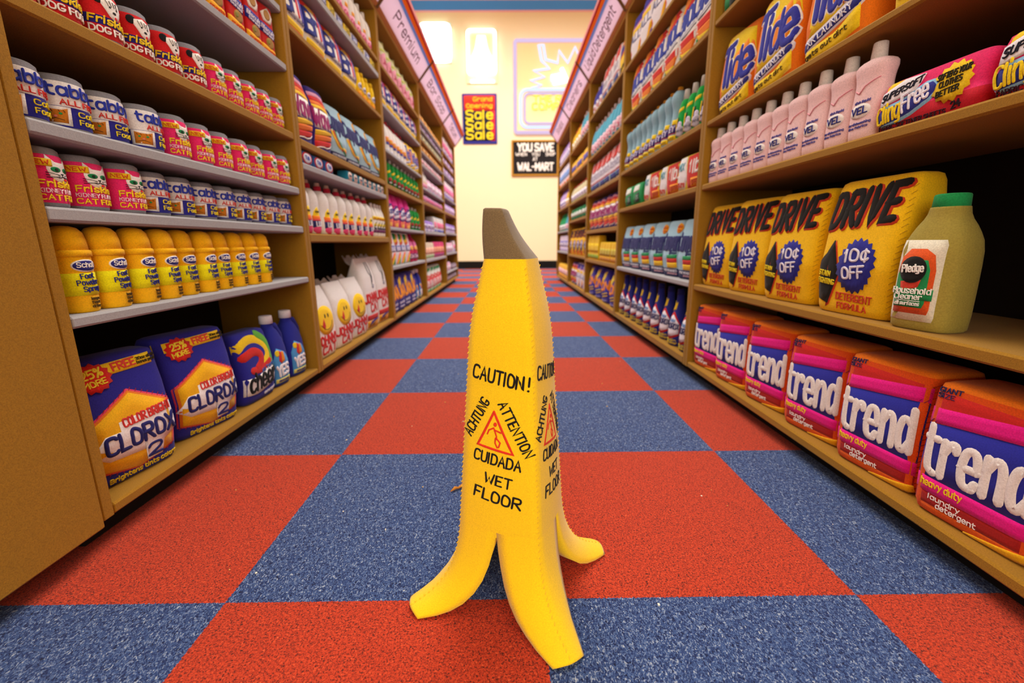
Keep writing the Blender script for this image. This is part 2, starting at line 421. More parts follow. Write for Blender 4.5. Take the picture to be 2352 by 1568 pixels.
# ------------------------------------------------------------------ shelving bays: each a carcass with its own boards
PT = .024                       # board thickness of the uprights
def bay(side, y0, y1, top, shelves, label, depth=.36, base=.056, btop=.078):
    """shelves: (z top, thickness, 'tan'|'grey')"""
    X = XL if side < 0 else XR
    def bx(m, a, b, ya, yb, za, zb, bev=.003):      # a, b: distances behind the front edge
        xa, xb = (X-b, X-a) if side < 0 else (X+a, X+b)
        m.box(xa, xb, ya, yb, za, zb, 'ffffff', bev)
    r = empty('shelving_unit', (0, 0, 0)); tag(r, label, 'shelving unit', 'felt covered shelving units along the aisle')
    for ya in (y0, y1-PT):
        m = MB(); bx(m, 0, depth, ya+.0006, ya+PT-.0006, base, top, .002); o = m.build('side_panel', TAN, r, False)
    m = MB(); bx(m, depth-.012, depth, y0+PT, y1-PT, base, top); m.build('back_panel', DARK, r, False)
    m = MB(); bx(m, .001, depth-.012, y0+PT, y1-PT, base, btop, .004); m.build('base_board', TAN, r, False)
    m = MB(); bx(m, .001, depth-.012, y0+PT, y1-PT, top-.024, top, .003); m.build('top_board', TAN, r, False)
    m = MB(); bx(m, .05, depth-.02, y0+.004, y1-.004, 0, base-.001); m.build('plinth', BLACK, r, False)
    for z, t, c in shelves:
        m = MB(); bx(m, .001, depth-.012, y0+PT, y1-PT, z-t, z, .004)
        m.build('shelf', TAN if c == 'tan' else GREY, r, False)
    return r
LB = [(.728, 1.699), (1.699, 2.885), (2.885, 4.093), (4.093, 5.462), (5.462, 6.68)]
RB = [(.43, 1.785), (1.785, 3.06), (3.06, 4.292), (4.292, 5.54), (5.54, 6.80)]
LT, RT = 1.868, 1.925
LS = [[(.432, .021, 'grey'), (.614, .024, 'grey'), (.748, .024, 'grey'), (.931, .026, 'tan'), (1.146, .024, 'grey'), (1.321, .024, 'grey')],
      [(.59, .032, 'tan'), (.843, .025, 'grey'), (.925, .028, 'tan'), (1.295, .024, 'tan'), (1.519, .03, 'grey'), (1.60, .024, 'tan')],
      [(.405, .024, 'grey'), (.656, .022, 'grey'), (.916, .03, 'tan'), (1.125, .022, 'grey'), (1.38, .022, 'grey'), (1.60, .024, 'tan')],
      [(.405, .028, 'grey'), (.66, .025, 'grey'), (.917, .026, 'tan'), (1.04, .02, 'grey'), (1.23, .018, 'grey'), (1.345, .018, 'grey'), (1.44, .018, 'tan'), (1.53, .018, 'grey'), (1.60, .018, 'grey')],
      [(.20, .02, 'grey'), (.43, .024, 'grey'), (.68, .024, 'grey'), (.92, .026, 'tan'), (1.10, .02, 'grey'), (1.36, .02, 'grey'), (1.48, .02, 'tan'), (1.60, .022, 'tan')]]
RS = [[(.386, .024, 'tan'), (.76, .022, 'tan'), (.98, .018, 'tan'), (1.308, .02, 'tan')],
      [(.39, .022, 'grey'), (.762, .024, 'tan'), (.99, .024, 'tan'), (1.306, .024, 'tan'), (1.60, .022, 'tan')],
      [(.402, .03, 'tan'), (.656, .03, 'tan'), (.98, .028, 'tan'), (1.283, .026, 'tan'), (1.617, .024, 'tan')],
      [(.414, .026, 'tan'), (.797, .026, 'tan'), (.995, .026, 'tan'), (1.282, .024, 'tan'), (1.556, .022, 'tan')],
      [(.43, .022, 'grey'), (.70, .022, 'grey'), (1.0, .024, 'tan'), (1.29, .024, 'tan'), (1.57, .024, 'tan')]]
LN = ['pet food bay', 'grinning bag bay', 'Premium sign bay', 'Bar Soap bay', 'Talcum sign bay']
RN = ['orange box bay', 'rainbow pack bay', 'Liquid Detergent bay', 'Cleaners sign bay', 'Soaps sign bay']
LD = ['nearest shelving unit holding cat and dog food cans, beside the plain tan panel',
      'shelving unit with white grinning face bags on its base, past the pet food',
      'shelving unit under the Premium sign, with rainbow and pink packs',
      'shelving unit under the Bar Soap sign with many narrow lilac rows',
      'farthest shelving unit below the Talcum sign, ending at the cream wall']
RD = ['nearest shelving unit of orange boxes, black lettered yellow packs and pink bottles',
      'shelving unit of rainbow packs and blue spray necks beside the orange boxes',
      'shelving unit below the Liquid Detergent sign with a purple lettered row',
      'shelving unit below the Cleaners sign with cream bottles in red caps',
      'farthest shelving unit below the Soaps sign beside the letter board']
for k in range(5):
    bay(-1, *LB[k], LT, LS[k], LD[k])
    bay(1, *RB[k], RT, RS[k], RD[k], base=.045, btop=.068 if k == 0 else .078)
m = MB(); m.box(XL-.36, XL+.004, -.5, .7265, .046, 2.0, 'ffffff', .004)
tag(m.build('end_panel', TAN, None, False), 'broad plain tan felt panel standing before the pet food shelves', 'end panel')

# ------------------------------------------------------------------ sloping header signs
LAV = board_mat('lavender_board', 'f0e2f3'); HBLUE = board_mat('header_blue', '8fb4ea')
HOR = board_mat('header_orange', 'f09020'); HRED = board_mat('header_red', 'c02844'); HPINK = board_mat('header_pink', 'f0c4c4')
RAIL = felt_mat('rail_felt', 'b9743c', 300, .1); MAROON = felt_mat('maroon_felt', '7a2a52', 300, .08)
def sign(side, y0, y1, zb, text, label):
    X = XL if side < 0 else XR
    o0 = Vector((X-(.0 if side < 0 else -.0), 0, zb)); sl = Vector((.135 if side < 0 else -.125, 0, .165)); Ls = sl.length; sl.normalize()
    nrm = Vector((sl.z, 0, -sl.x)) if side < 0 else Vector((-sl.z, 0, sl.x))        # towards the aisle and down
    r = empty('aisle_sign', (0, 0, 0)); tag(r, label, 'sign', 'sloping header signs above the shelves')
    def slab(name, a, b, mat, t0, t1, ya=y0, yb=y1):
        m = MB(); P = []
        for y in (ya, yb):
            for s_, t_ in ((a, t0), (b, t0), (b, t1), (a, t1)): P.append(o0+sl*s_*Ls+nrm*t_+Vector((0, y, 0)))
        m.add(P, [(0, 1, 2, 3), (7, 6, 5, 4), (0, 4, 5, 1), (1, 5, 6, 2), (2, 6, 7, 3), (3, 7, 4, 0)], 'ffffff')
        return m.build(name, mat, r, False)
    slab('rail', .0, .10, RAIL, -.01, .008); slab('sign_board', .10, .70, LAV, -.01, .004)
    slab('stripe', .70, .79, HBLUE, -.01, .006); slab('stripe', .79, .91, HOR, -.01, .008); slab('stripe', .91, .97, HRED, -.01, .01); slab('edge_strip', .97, 1.03, HPINK, -.012, .011)
    for ya in (y0, y1-.012): slab('post', 0, 1.0, BROWN, -.011, .012, ya, ya+.012)
    if text:
        class S:                                       # plane of the board, read from the aisle
            def pn(s, u, z):
                y = (y0+y1)/2+(u if side < 0 else -u); return o0+sl*z+nrm*.0042+Vector((0, y, 0)), nrm
        a = Art(S(), (y1-y0)/2, Ls); a.t = .002
        a.text(text, (-min(.8, .085*len(text)), .30), (min(.8, .085*len(text)), .30), .27, '5a1f3c', sw=.15, l=0)
        a.m.build('lettering', FELT, r)
    return r
for k, (tx, lb) in enumerate(((None, 'plain lilac header sign above the pet food'), (None, 'lilac header sign above the grinning face bags, lettering out of view'),
        ('Premium', 'lilac header sign lettered Premium'), ('Bar Soap', 'lilac header sign lettered Bar Soap'), ('Talcum', 'small far lilac header sign lettered Talcum'))):
    sign(-1, *LB[k], LT+.002, tx, lb)
for k, (tx, lb) in enumerate(((None, 'plain lilac header sign above the orange boxes'), (None, 'lilac header sign above the rainbow packs, lettering out of view'),
        ('Liquid Detergent', 'lilac header sign lettered Liquid Detergent'), ('Cleaners', 'lilac header sign lettered Cleaners'), ('Soaps', 'small far lilac header sign lettered Soaps'))):
    if k: sign(1, *RB[k], RT+.002, tx, lb)

# ------------------------------------------------------------------ things on the back wall
class Flat:
    def __init__(s, cx, y, z0): s.c = (cx, y, z0)
    def pn(s, u, z): return Vector((s.c[0]+u, s.c[1], s.c[2]+z)), Vector((0, -1, 0))
WY = 9.85
r = empty('sale_poster', (-.556, WY, 2.546)); tag(r, 'red and navy poster reading Grand Opening Sale in yellow letters', 'poster')
m = MB(); m.box(-.352, .352, -.03, -.001, 0, .95, '2f2f86', .006); m.build('board', FELT, r, False)
a = Art(Flat(0, -.03, 0), .352, .95); a.t = .004
a.rect('d93424', -.9, .9, .66, .96, 0); a.rect('1c1a30', -.9, .62, .06, .66, 0); a.rect('c62b34', .62, .9, .06, .66, 0)
a.text('Grand', (-.35, .85), (.72, .85), .075, 'f2dc1e', sw=.2, l=2, out='1c1a30', ow=.06); a.text('Opening', (-.75, .72), (.72, .72), .075, 'f2dc1e', sw=.2, l=2, out='1c1a30', ow=.06)
for y in (.50, .30, .10): a.text('Sale', (-.78, y), (.74, y), .165, 'f2dc1e', sw=.2, l=2, out='1c1a30', ow=.05)
a.m.build('print', FELT, r)
r = empty('letter_board', (.58, WY, 1.915)); tag(r, 'black letter board in a gold frame reading YOU SAVE', 'letter board')
m = MB(); m.box(-.46, .46, -.03, -.002, .03, .67, '1d1a1c'); m.build('board', FELT, r, False)
m = MB()
for q in ((-.49, .49, 0, .035), (-.49, .49, .665, .70), (-.49, -.455, .035, .665), (.455, .49, .035, .665)): m.box(q[0], q[1], -.045, -.002, q[2], q[3], 'b07d24', .004)
m.build('frame', FELT, r, False)
a = Art(Flat(0, -.03, 0), .46, .70); a.t = .004
a.text('YOU SAVE', (-.78, .70), (.82, .70), .20, 'f2efe6', sw=.26, l=0)
for tx, x0, x1 in (('WHEN', -.88, -.38), ('YOU', -.15, .2), ('SHOP', .48, .9)): a.text(tx, (x0, .565), (x1, .565), .085, 'f2efe6', sw=.22, l=0)
a.text('AT', (-.1, .43), (.1, .43), .09, 'f2efe6', sw=.22, l=0); a.text('WAL-MART', (-.78, .16), (.82, .16), .2, 'f2efe6', sw=.24, l=0)
a.m.build('letters', FELT, r)

def rr(x0, x1, z0, z1, rd, n=5):
    P = []
    for cx, cz, a0 in ((x1-rd, z1-rd, 0), (x0+rd, z1-rd, 90), (x0+rd, z0+rd, 180), (x1-rd, z0+rd, 270)):
        for k in range(n+1):
            a = math.radians(a0+90*k/n); P.append((cx+rd*math.cos(a), cz+rd*math.sin(a)))
    return P+[P[0]]
def neon(root, name, paths, mat, rad=.016, y=-.05):
    m = MB()
    for p in paths: m.tube([(a, y, b) for a, b in p], rad, 'ffffff', 8)
    return m.build(name, mat, root)
NW, NY, NC, NP, NO, NB = emit_mat('neon_white', 'ffffff', 6), emit_mat('neon_yellow', 'fff0a0', 6), emit_mat('neon_cyan', 'c8fff4', 5), emit_mat('neon_pink', 'eccff4', .95), emit_mat('neon_amber', 'ffd850', 1.6), emit_mat('neon_blue', 'c6d2ff', 1.5)
r = empty('neon_sign', (-.493, WY, 3.659)); tag(r, 'glowing yellow white neon of a tapering lamp shape in a frame', 'neon sign')
neon(r, 'neon_frame', [rr(-.27, .27, .19, .96, .05)], NW, .022)
sh = []
for k in range(9):
    f = (k-4)/4; sh.append([(f*.06, .86), (f*.11, .60), (f*.24, .40), (f*.15, .25), (f*.08, .12)])
neon(r, 'neon_tubes', [smooth_line(q, 2) for q in sh], NY, .022)
neon(r, 'neon_bar', [[(-.22, .05), (.24, .05)]], NW, .024)
m = MB(); m.box(-.3, .3, -.03, -.002, .02, .98, 'e8d9b0'); m.build('backing', FELT, r, False)
r = empty('neon_sign', (-1.36, WY, 4.073)); tag(r, 'glowing cyan white neon panel high beside the Premium sign', 'neon sign')
neon(r, 'neon_frame', [rr(-.34, .25, .0, .655, .1)], NC, .03)
neon(r, 'neon_bar', [[(-.28, .06+.075*k), (.2, .06+.075*k)] for k in range(7)], NW, .034); neon(r, 'neon_top_bar', [[(-.28, .6), (.2, .6)]], NC, .02)
m = MB(); m.box(-.36, .27, -.03, -.002, -.02, .68, 'dfeee6'); m.build('backing', FELT, r, False)
r = empty('neon_sign', (1.0, WY, 2.737)); tag(r, 'large lilac framed neon sign with a zigzag star above the letter board', 'neon sign')
m = MB(); m.box(-.82, .82, -.03, -.002, .03, 1.69, 'f8d8a0'); m.build('backing', FELT, r, False)  # orange tint puts the neon's glow into the backing colour
neon(r, 'neon_frame', [rr(-.83, .83, .02, 1.70, .04)], NP, .035)
neon(r, 'neon_blue_border', [rr(-.72, .72, .12, .82, .14)], NB, .03); neon(r, 'neon_pink_border', [rr(-.64, .64, .19, .75, .1)], NP, .024)
zz = [(-.5, .84), (-.3, .90), (-.52, .98), (-.24, 1.05), (-.46, 1.16), (-.14, 1.2), (-.3, 1.34), (-.36, 1.62), (-.27, 1.62), (-.22, 1.36), (.02, 1.3), (.04, 1.52), (.22, 1.3), (.36, 1.58), (.5, 1.3), (.6, 1.5), (.72, 1.2)]
neon(r, 'neon_zigzag', [zz], NB, .026)
neon(r, 'neon_stars', [[(-.1, 1.05), (.16, 1.09)], [(-.1, 1.0), (.16, 1.03)], [(-.06, .93), (.2, .98)], [(.1, 1.2), (.2, 1.0)]], NW, .03)
a = Art(Flat(0, -.05, 0), .64, 1.7); a.t = .012
a.text('THE REAL', (-.72, .355), (.75, .355), .065, 'ffffff', sw=.2, l=0); a.text('COMPANY', (-.75, .265), (.75, .265), .07, 'ffffff', sw=.2, l=0)
a.m.build('neon_lettering', NO, r)

for nx, nz, nc, npw in ((1.0, 3.6, (1, .55, 1), 48), (-.49, 4.2, (1, .9, .5), 10), (-1.36, 4.4, (.8, 1, .95), 8)):     # what the neon tubes throw into the aisle
    area('neon_glow', (nx, 9.7, nz), 1.4 if nx > 0 else .5, 1.5 if nx > 0 else .8, npw, nc, (nx*.3, 5.5, .3))

# ------------------------------------------------------------------ the felt banana floor cone
BC = Vector((.005, .648)); TH0 = math.atan2(-.16, .07)
DIRS = [Vector((math.cos(TH0+k*math.pi/2), math.sin(TH0+k*math.pi/2))) for k in range(4)]     # 0 front, 1 right, 2 back, 3 left
RZ = [(.13, .0905), (.18, .0865), (.255, .0805), (.341, .0735), (.400, .069), (.416, .0675), (.43, .0655), (.46, .0600), (.50, .0495), (.529, .0425)]
def rad(z):
    for a_, b_ in zip(RZ, RZ[1:]):
        if z <= b_[0]: return a_[1]+(b_[1]-a_[1])*max(0, (z-a_[0]))/(b_[0]-a_[0])
    return RZ[-1][1]
def face_pt(k, s, z, r=None):
    r = rad(z) if r is None else r
    A, B = DIRS[(k+3) % 4]*r, DIRS[k]*r           # from the corner on the viewer's left to the one on the right
    q = A.lerp(B, (s+1)/2); n = (A+B).normalized(); q = q+n*r*.09*(1-s*s)
    return Vector((BC.x+q.x, BC.y+q.y, z)), Vector((n.x, n.y, .12)).normalized()
YEL = 'f4ca08'
cone = empty('banana_floor_cone', (0, 0, 0)); tag(cone, 'yellow felt banana shaped wet floor cone standing on four peel legs', 'floor cone')
m = MB(); rows = []
zs = [.122+(.529-.122)*k/44 for k in range(45)]
for z in zs: rows.append([face_pt(k, -1+2*j/10, z)[0] for k in range(4) for j in range(10)])
m.grid(rows, YEL, True)
body = m.build('body', BANANA, cone)
def stitch_path(pts, step=.0075, ln=.005, rd=.0007, col='f0c606', ang=.6):
    m = MB(); acc = 0
    for a_, b_ in zip(pts, pts[1:]):
        a_, b_ = Vector(a_), Vector(b_); d = b_-a_; L = d.length
        if L < 1e-6: continue
        acc += L
        if acc >= step:
            acc = 0; t = d.normalized(); sd = t.cross(Vector((0, -1, .2))).normalized()
            v = (t+sd*ang).normalized()*ln/2; m.tube([b_-v, b_-v*.5, b_+v*.5, b_+v], [rd*.4, rd, rd, rd*.4], col, 5)
    return m
for k in (0, 1, 3):
    P = [Vector((BC.x+DIRS[k].x*(rad(z)+.0002), BC.y+DIRS[k].y*(rad(z)+.0002), z)) for z in [.125+i*.002 for i in range(200)]]
    stitch_path(P).build('seam_thread', BANANA, cone)
# stalk
m = MB(); rows = []
for i in range(15):
    t = i/14; z = .529+.067*t
    h = rad(.529)*(1-t)+.0195*t-.004*math.sin(math.pi*t)*.3
    c = Vector((-.0215*t-.003*math.sin(t*math.pi), .004*t))
    row = []
    for k in range(4):
        for j in range(10):
            p, _ = face_pt(k, -1+2*j/10, z, h); p = p+Vector((c.x, c.y, (p.x-BC.x)*-.05*t)); row.append(p)
    rows.append(row)
c = sum(rows[-1], Vector())/40; rows.append([c+(p-c)*.85+Vector((0, 0, .002)) for p in rows[-1]]); rows.append([c+Vector((0, 0, .0022))]*40)
m.grid(rows, '705c3c', True); m.build('stalk', felt_mat('stalk_felt', '705c3c', 700, .25, .6, .25), cone)
# peel legs: ridge R, side seams S, underside U along each leg
SEC = [((.0901, .132), (.0508, .0508, .132), (.012, .132), .002), ((.0935, .105), (.0560, .0505, .103), (.022, .098), .0024), ((.0985, .082), (.0630, .0495, .077), (.036, .068), .003),
       ((.1065, .062), (.0735, .0485, .053), (.054, .042), .004), ((.117, .045), (.0870, .0465, .034), (.074, .022), .005), ((.130, .031), (.1040, .0430, .019), (.096, .009), .006),
       ((.144, .021), (.1220, .0380, .0095), (.118, .003), .006), ((.158, .0145), (.1420, .0330, .0050), (.141, .0012), .005), ((.170, .010), (.1600, .0275, .0033), (.160, .0008), .0035), ((.1755, .0075), (.1690, .0245, .0025), (.168, .0008), .002)]
TURN = [(-.0, 1.06), (.0, 1.0), (0, 1), (0, 1.0)]
for k in range(4):
    d = DIRS[k]; pz = Vector((-d.y, d.x)); m = MB(); rows = []
    def W(ro, w, z): q = d*ro*(1 if ro < .095 else 1+(TURN[k][1]-1)*(ro-.095)/.08)+pz*w; return Vector((BC.x+q.x, BC.y+q.y, z))
    for i, (R, S, U, bg) in enumerate(SEC):
        row = []
        Rp = W(R[0], 0, R[1]); Up = W(U[0], 0, U[1])
        for sg in (1, -1):
            Sp = W(S[0], sg*S[1], S[2]); mid = Rp.lerp(Sp, .5); ax = Vector((d.x, d.y, .6)).normalized()
            pts = [Rp]
            for f in (.25, .5, .75):
                q = Rp.lerp(Sp, f); out = (q-Up); out.normalize(); pts.append(q+out*bg*(1-(2*f-1)**2))
            pts += [Sp, Sp.lerp(Up, .5)-ax*.001, Up]
            row += pts[:-1] if sg > 0 else [Up]+pts[::-1][1:-1]
        rows.append(row)
    rows.append([sum(rows[-1], Vector())/len(rows[-1])]*len(rows[-1]))
    # finer along the leg
    fine = []
    for a_, b_ in zip(rows, rows[1:]):
        fine.append(a_); fine.append([p.lerp(q, .5) for p, q in zip(a_, b_)])
    fine.append(rows[-1]); m.grid(fine, YEL, True)
    lg = m.build('leg', BANANA, cone)
    P = []
    for a_, b_ in zip(SEC, SEC[1:]):
        for q in range(8):
            f = q/8; P.append(W(a_[0][0]+(b_[0][0]-a_[0][0])*f+.0004, 0, a_[0][1]+(b_[0][1]-a_[0][1])*f+.0004))
    stitch_path(P).build('seam_thread', BANANA, lg)
# printed warnings on the two faces that show
class Face:
    def __init__(s, k): s.k = k
    def pn(s, u, z): return face_pt(s.k, u/.055, z)
for k in (0, 1):
    a = Art(Face(k), .055, 1.0); a.t = .0004; B_ = '14110f'
    a.text('CAUTION !', (-.80, .3635), (.88, .350), .0185, B_, sw=.2, l=1)
    a.text('ACHTUNG', (-.78, .273), (-.24, .329), .0145, B_, sw=.2, l=1); a.text('ATTENTION', (.02, .3275), (.74, .252), .0145, B_, sw=.2, l=1)
    a.text('CUIDADA', (-.66, .2405), (.60, .2315), .0155, B_, sw=.2, l=1)
    a.text('WET', (-.34, .2075), (.36, .2025), .0148, B_, sw=.2, l=1); a.text('FLOOR', (-.62, .1825), (.58, .1725), .0165, B_, sw=.2, l=1)
    R_ = 'd8321a'
    a.line(R_, .0042, [(-.10, .316), (-.56, .2635), (.42, .2555), (-.10, .316)], 1)
    a.oval(R_, -.06, .2975, .05, .0032, 1, 12)
    for q in ([(-.1, .292), (-.02, .280), (-.02, .276)], [(-.1, .292), (-.24, .288), (-.28, .282)], [(-.06, .289), (.10, .286), (.14, .289)], [(-.02, .277), (.08, .271), (.04, .264)], [(-.05, .277), (-.06, .270), (.0, .2635)]): a.line(R_, .0026, q, 1)
    a.m.build('printed_warning', FELT, cone)

# crumbs on the carpet
m = MB(); m.tube([(-.135, .905, .003), (-.125, .915, .006), (-.118, .918, .004), (-.108, .93, .006), (-.102, .932, .004)], [.001, .004, .0025, .004, .001], 'c8832c', 6)
tag(m.build('crumb', FELT), 'orange brown curled shred lying on the blue carpet beside the cone', 'crumb')
m = MB()
for _ in range(46):
    x, y = rnd.uniform(-.7, .7), rnd.uniform(.45, 2.6); s_ = rnd.uniform(.0006, .0015)
    if abs(x-.005) < .19 and abs(y-.65) < .19: continue
    m.box(x-s_*rnd.uniform(.6, 2), x+s_, y-s_, y+s_*rnd.uniform(.6, 2), 0.0003, s_*1.2, rnd.choice(['e8d9a8', 'f0e6d0', 'd9b25a']))
o = m.build('crumbs', FELT, None, False); o['kind'] = 'stuff'; tag(o, 'tiny pale crumbs scattered over the checked carpet', 'crumbs')
# ------------------------------------------------------------------ felt groceries: one of each kind
KINDS = {}
def kind(name, look, cat, parts, w, d, h):
    """parts: (name, MB, parent index or None)"""
    P = []
    for pn, mb, par in parts:
        if not mb.v: P.append(None); continue
        me = mb.mesh(pn); me.materials.append(FELT); me.polygons.foreach_set('use_smooth', [True]*len(me.polygons)); P.append((pn, me, par))
    KINDS[name] = dict(look=look, cat=cat, parts=P, w=w, d=d, h=h)
def pouch(w, h, d, n=6, bulge=.1, pinch=0, sh=0, r=.012):
    a, b = w/2, d/2
    return dens([(0, a*.90, b*.86, n), (.004, a*.97, b*.95, n), (r*1.2, a, b, n), (h*.35, a*1.005, b*(1+bulge), n), (h*.7, a*(1-sh*.3), b*(1+bulge*.6-pinch*.4), n),
            (h-r*1.1, a*(1-sh*.8), b*(1-pinch*.9), n), (h-r*.3, a*(.97-sh), b*(.95-pinch), n), (h, a*(.88-sh), b*(.8-pinch*.9), n)])
def mk(surf, col, n=36, cuts=None):
    m = MB()
    if isinstance(col, list):
        surf.r = with_cuts(surf.r, [c[0] for c in col])
    loft(m, surf, col, n); return m
def cyl(r0, r1, z0, z1, col, n=24, d=1.0, rnd_=.003):
    m = MB(); R = [(z0, r0, r0*d, 2), (z1-rnd_, r1, r1*d, 2), (z1-rnd_*.3, r1*.95, r1*.95*d, 2), (z1, r1*.82, r1*.82*d, 2)]
    rows = [[(0, 0, z0)]*n]+[ring_of(r, n) for r in R]+[[(0, 0, z1)]*n]; m.grid(rows, col, True); return m
def stitches(a, col, pts, step=.012):
    """short overcast stitches along a path in art units"""
    for p, q in zip(pts, pts[1:]):
        L = math.hypot((q[0]-p[0])*a.hw, (q[1]-p[1])*a.H); k = max(1, int(L/step))
        for i in range(k):
            f = (i+.5)/k; x, y = p[0]+(q[0]-p[0])*f, p[1]+(q[1]-p[1])*f
            a.line(col, .0012, [(x-.0025/a.hw, y-.003/a.H), (x+.0025/a.hw, y+.003/a.H)], 1, puff=.5)

# ---- tins
def can(R, h):
    return dens([(0, R*.88, R*.88, 2), (.003, R*.97, R*.97, 2), (h*.07, R*.985, R*.985, 2), (h*.09, R, R, 2), (h*.5, R*1.02, R*1.02, 2), (h*.86, R*.99, R*.99, 2), (h*.88, R*.95, R*.95, 2), (h*.96, R*.93, R*.93, 2), (h, R*.82, R*.82, 2)])
GR = '85858c'
def tin(name, look, R, h, cols, art):
    s = Surf(can(R, h)); body = MB(); s.r = with_cuts(s.r, [c[0] for c in cols]+[.075, .875])
    loft(body, s, cols, 40, h*.075, h*.875)
    lid = MB(); loft(lid, Surf(s.r), GR, 40, h*.875); base = MB(); loft(base, Surf(s.r), GR, 40, 0, h*.075)
    a = Art(s, R*1.3, h); a.t = .0009; b = Art(s, R*1.3, h); b.t = .0009
    bn = art(a, b)
    kind(name, look, 'can', [('body', body, None), ('lid', lid, None), ('base_rim', base, None), ('label', a.m, None), (bn or 'badge', b.m, None)], 2*R, 2*R, h)
def cat_face(a, cx, cy, rx, ry):
    W = 'f4f0ea'
    a.blob(W, [(cx-rx, cy+ry*1.55), (cx-rx*.45, cy+ry*.95), (cx+rx*.45, cy+ry*.95), (cx+rx, cy+ry*1.55), (cx+rx*1.05, cy+ry*.2), (cx+rx*.9, cy-ry*.5), (cx+rx*.4, cy-ry), (cx-rx*.4, cy-ry), (cx-rx*.9, cy-ry*.5), (cx-rx*1.05, cy+ry*.2)], 1)
    for sg in (-1, 1):
        a.oval('12864a', cx+sg*rx*.48, cy+ry*.22, rx*.36, ry*.26, 2, 12); a.oval('0d2b18', cx+sg*rx*.45, cy+ry*.2, rx*.13, ry*.16, 3, 8)
        for k in range(3): a.line('1a1a1a', .0011, [(cx+sg*rx*.25, cy-ry*(.28+.1*k)), (cx+sg*rx*1.15, cy-ry*(.12+.24*k))], 2)
    a.line('1a1a1a', .0022, [(cx-rx*.1, cy-ry*.18), (cx+rx*.1, cy-ry*.18), (cx, cy-ry*.28)], 2); a.line('1a1a1a', .0013, [(cx-rx*.5, cy-ry*.5), (cx-rx*.2, cy-ry*.6), (cx, cy-ry*.35), (cx+rx*.2, cy-ry*.6), (cx+rx*.5, cy-ry*.5)], 2, 1)
    a.oval('e02a2a', cx+rx*.22, cy-ry*.72, rx*.14, ry*.12, 3, 8)
def f(a, b):
    cat_face(a, .22, .60, .44, .17)
    a.text('FRISKIES'.replace('RISKIES', 'riskies'), (-.52, .345), (.86, .345), .10, 'f6d41c', sw=.26); a.text('KIDNEY FLAVOR', (-.55, .245), (.9, .245), .065, 'f7d6de', sw=.2); a.text('CAT FOOD', (-.55, .125), (.88, .125), .085, 'f6d41c', sw=.24)
    b.rect('f0c814', -.78, -.08, .68, .80, 2); b.text('NEW', (-.68, .71), (-.18, .71), .065, 'd6501e', sw=.28, l=4)
tin('pink_can', 'pink cat food can', .0388, .097, [(1, 'ec2a72')], f)
def f(a, b):
    for x, y in ((-.32, .76), (.62, .74)): a.oval('17171a', x, y, .16, .085, 1, 12)
    a.blob('f2efe8', [(-.22, .78), (.1, .83), (.45, .78), (.52, .66), (.40, .55), (.28, .47), (.12, .45), (-.02, .5), (-.14, .6), (-.25, .68)], 2)
    for k in range(4): a.line('333333', .0009, [(-.1+.13*k, .77), (-.02+.11*k, .68)], 3)
    for x in (.02, .30): a.oval('111111', x, .66, .035, .018, 3, 8)
    a.oval('111111', .16, .58, .07, .025, 3, 8); a.oval('d82222', .18, .49, .05, .03, 3, 8)
    a.text('FRISKIES'.replace('RISKIES', 'riskies'), (-.7, .325), (.85, .335), .115, 'f6d41c', sw=.26, slant=.15); a.text('DOG FOOD', (-.7, .16), (.85, .16), .105, 'f4f0ea', sw=.26)
tin('red_can', 'red dog food can', .0388, .097, [(.30, 'c41a20'), (.46, '27227e'), (1, 'cf1e22')], f)
def f(a, b):
    a.text('tabby', (-.62, .63), (.92, .63), .19, '2b3aa8', sw=.24); a.text('ALL FISH', (-.32, .475), (.95, .475), .085, 'd83a30', sw=.24)
    a.text('Cat', (.12, .295), (.72, .295), .085, 'f2d81e', sw=.19); a.text('Food', (.12, .155), (.78, .155), .085, 'f2d81e', sw=.19)
    b.blob('f4f0ea', [(-.88, .12), (-.1, .10), (-.08, .43), (-.88, .43)], 1); b.blob('c9781c', [(-.78, .15), (-.2, .14), (-.17, .40), (-.32, .37), (-.55, .37), (-.78, .40)], 2)
    for x in (-.62, -.36): b.oval('2a9a4e', x, .30, .05, .02, 3, 8)
    b.oval('e07a6a', -.49, .25, .05, .02, 3, 8)
    for x in (-.7, -.58, -.4, -.28): b.line('5a2f0e', .0011, [(x, .36), (x+.03, .33)], 3)
    for sg in (-1, 1): b.line('3a1d08', .001, [(-.49, .22), (-.49+sg*.2, .19)], 3)
    return 'cat_picture'
tin('white_can', 'white and blue cat food can', .0388, .093, [(.44, '29268e'), (1, 'ece8e4')], f)
# ---- foot spray
R, h = .0308, .154
rg = soften([(0, R*.9, R*.9, 2), (.004, R*.98, R*.98, 2), (.02, R, R, 2), (.095, R, R, 2), (.103, R*.98, R*.98, 2)], 1); s = Surf(dens(rg))
body = mk(s, 'fcc010', 32)
col_ = cyl(R*1.08, R*1.08, .100, .112, 'fcc210', 32); capm = MB()
rows = [[(0, 0, .110)]*32]+[ring_of((z, r_, r_, 2), 32) for z, r_ in ((.110, R*.97), (.128, R*.94), (.142, R*.84), (.150, R*.62), (.1535, R*.3))]+[[(0, 0, .154)]*32]; capm.grid(rows, 'fcbe0c', True)
a = Art(s, R*1.3, h); a.t = .0009
a.rect('f3ee10', -1.02, 1.02, .20, .46, 0); a.oval('f4f1ea', .18, .545, .56, .072, 1); a.oval('262a80', .18, .545, .50, .058, 2); a.text('Scholl', (-.18, .527), (.56, .527), .052, 'f4f1ea', sw=.24)
for tx, y, x0, x1 in (('Foot', .395, -.12, .42), ('Powder', .32, -.28, .6), ('Spray', .245, -.1, .62)): a.text(tx, (x0, y), (x1, y+.008), .055, '2a2f86', sw=.17)
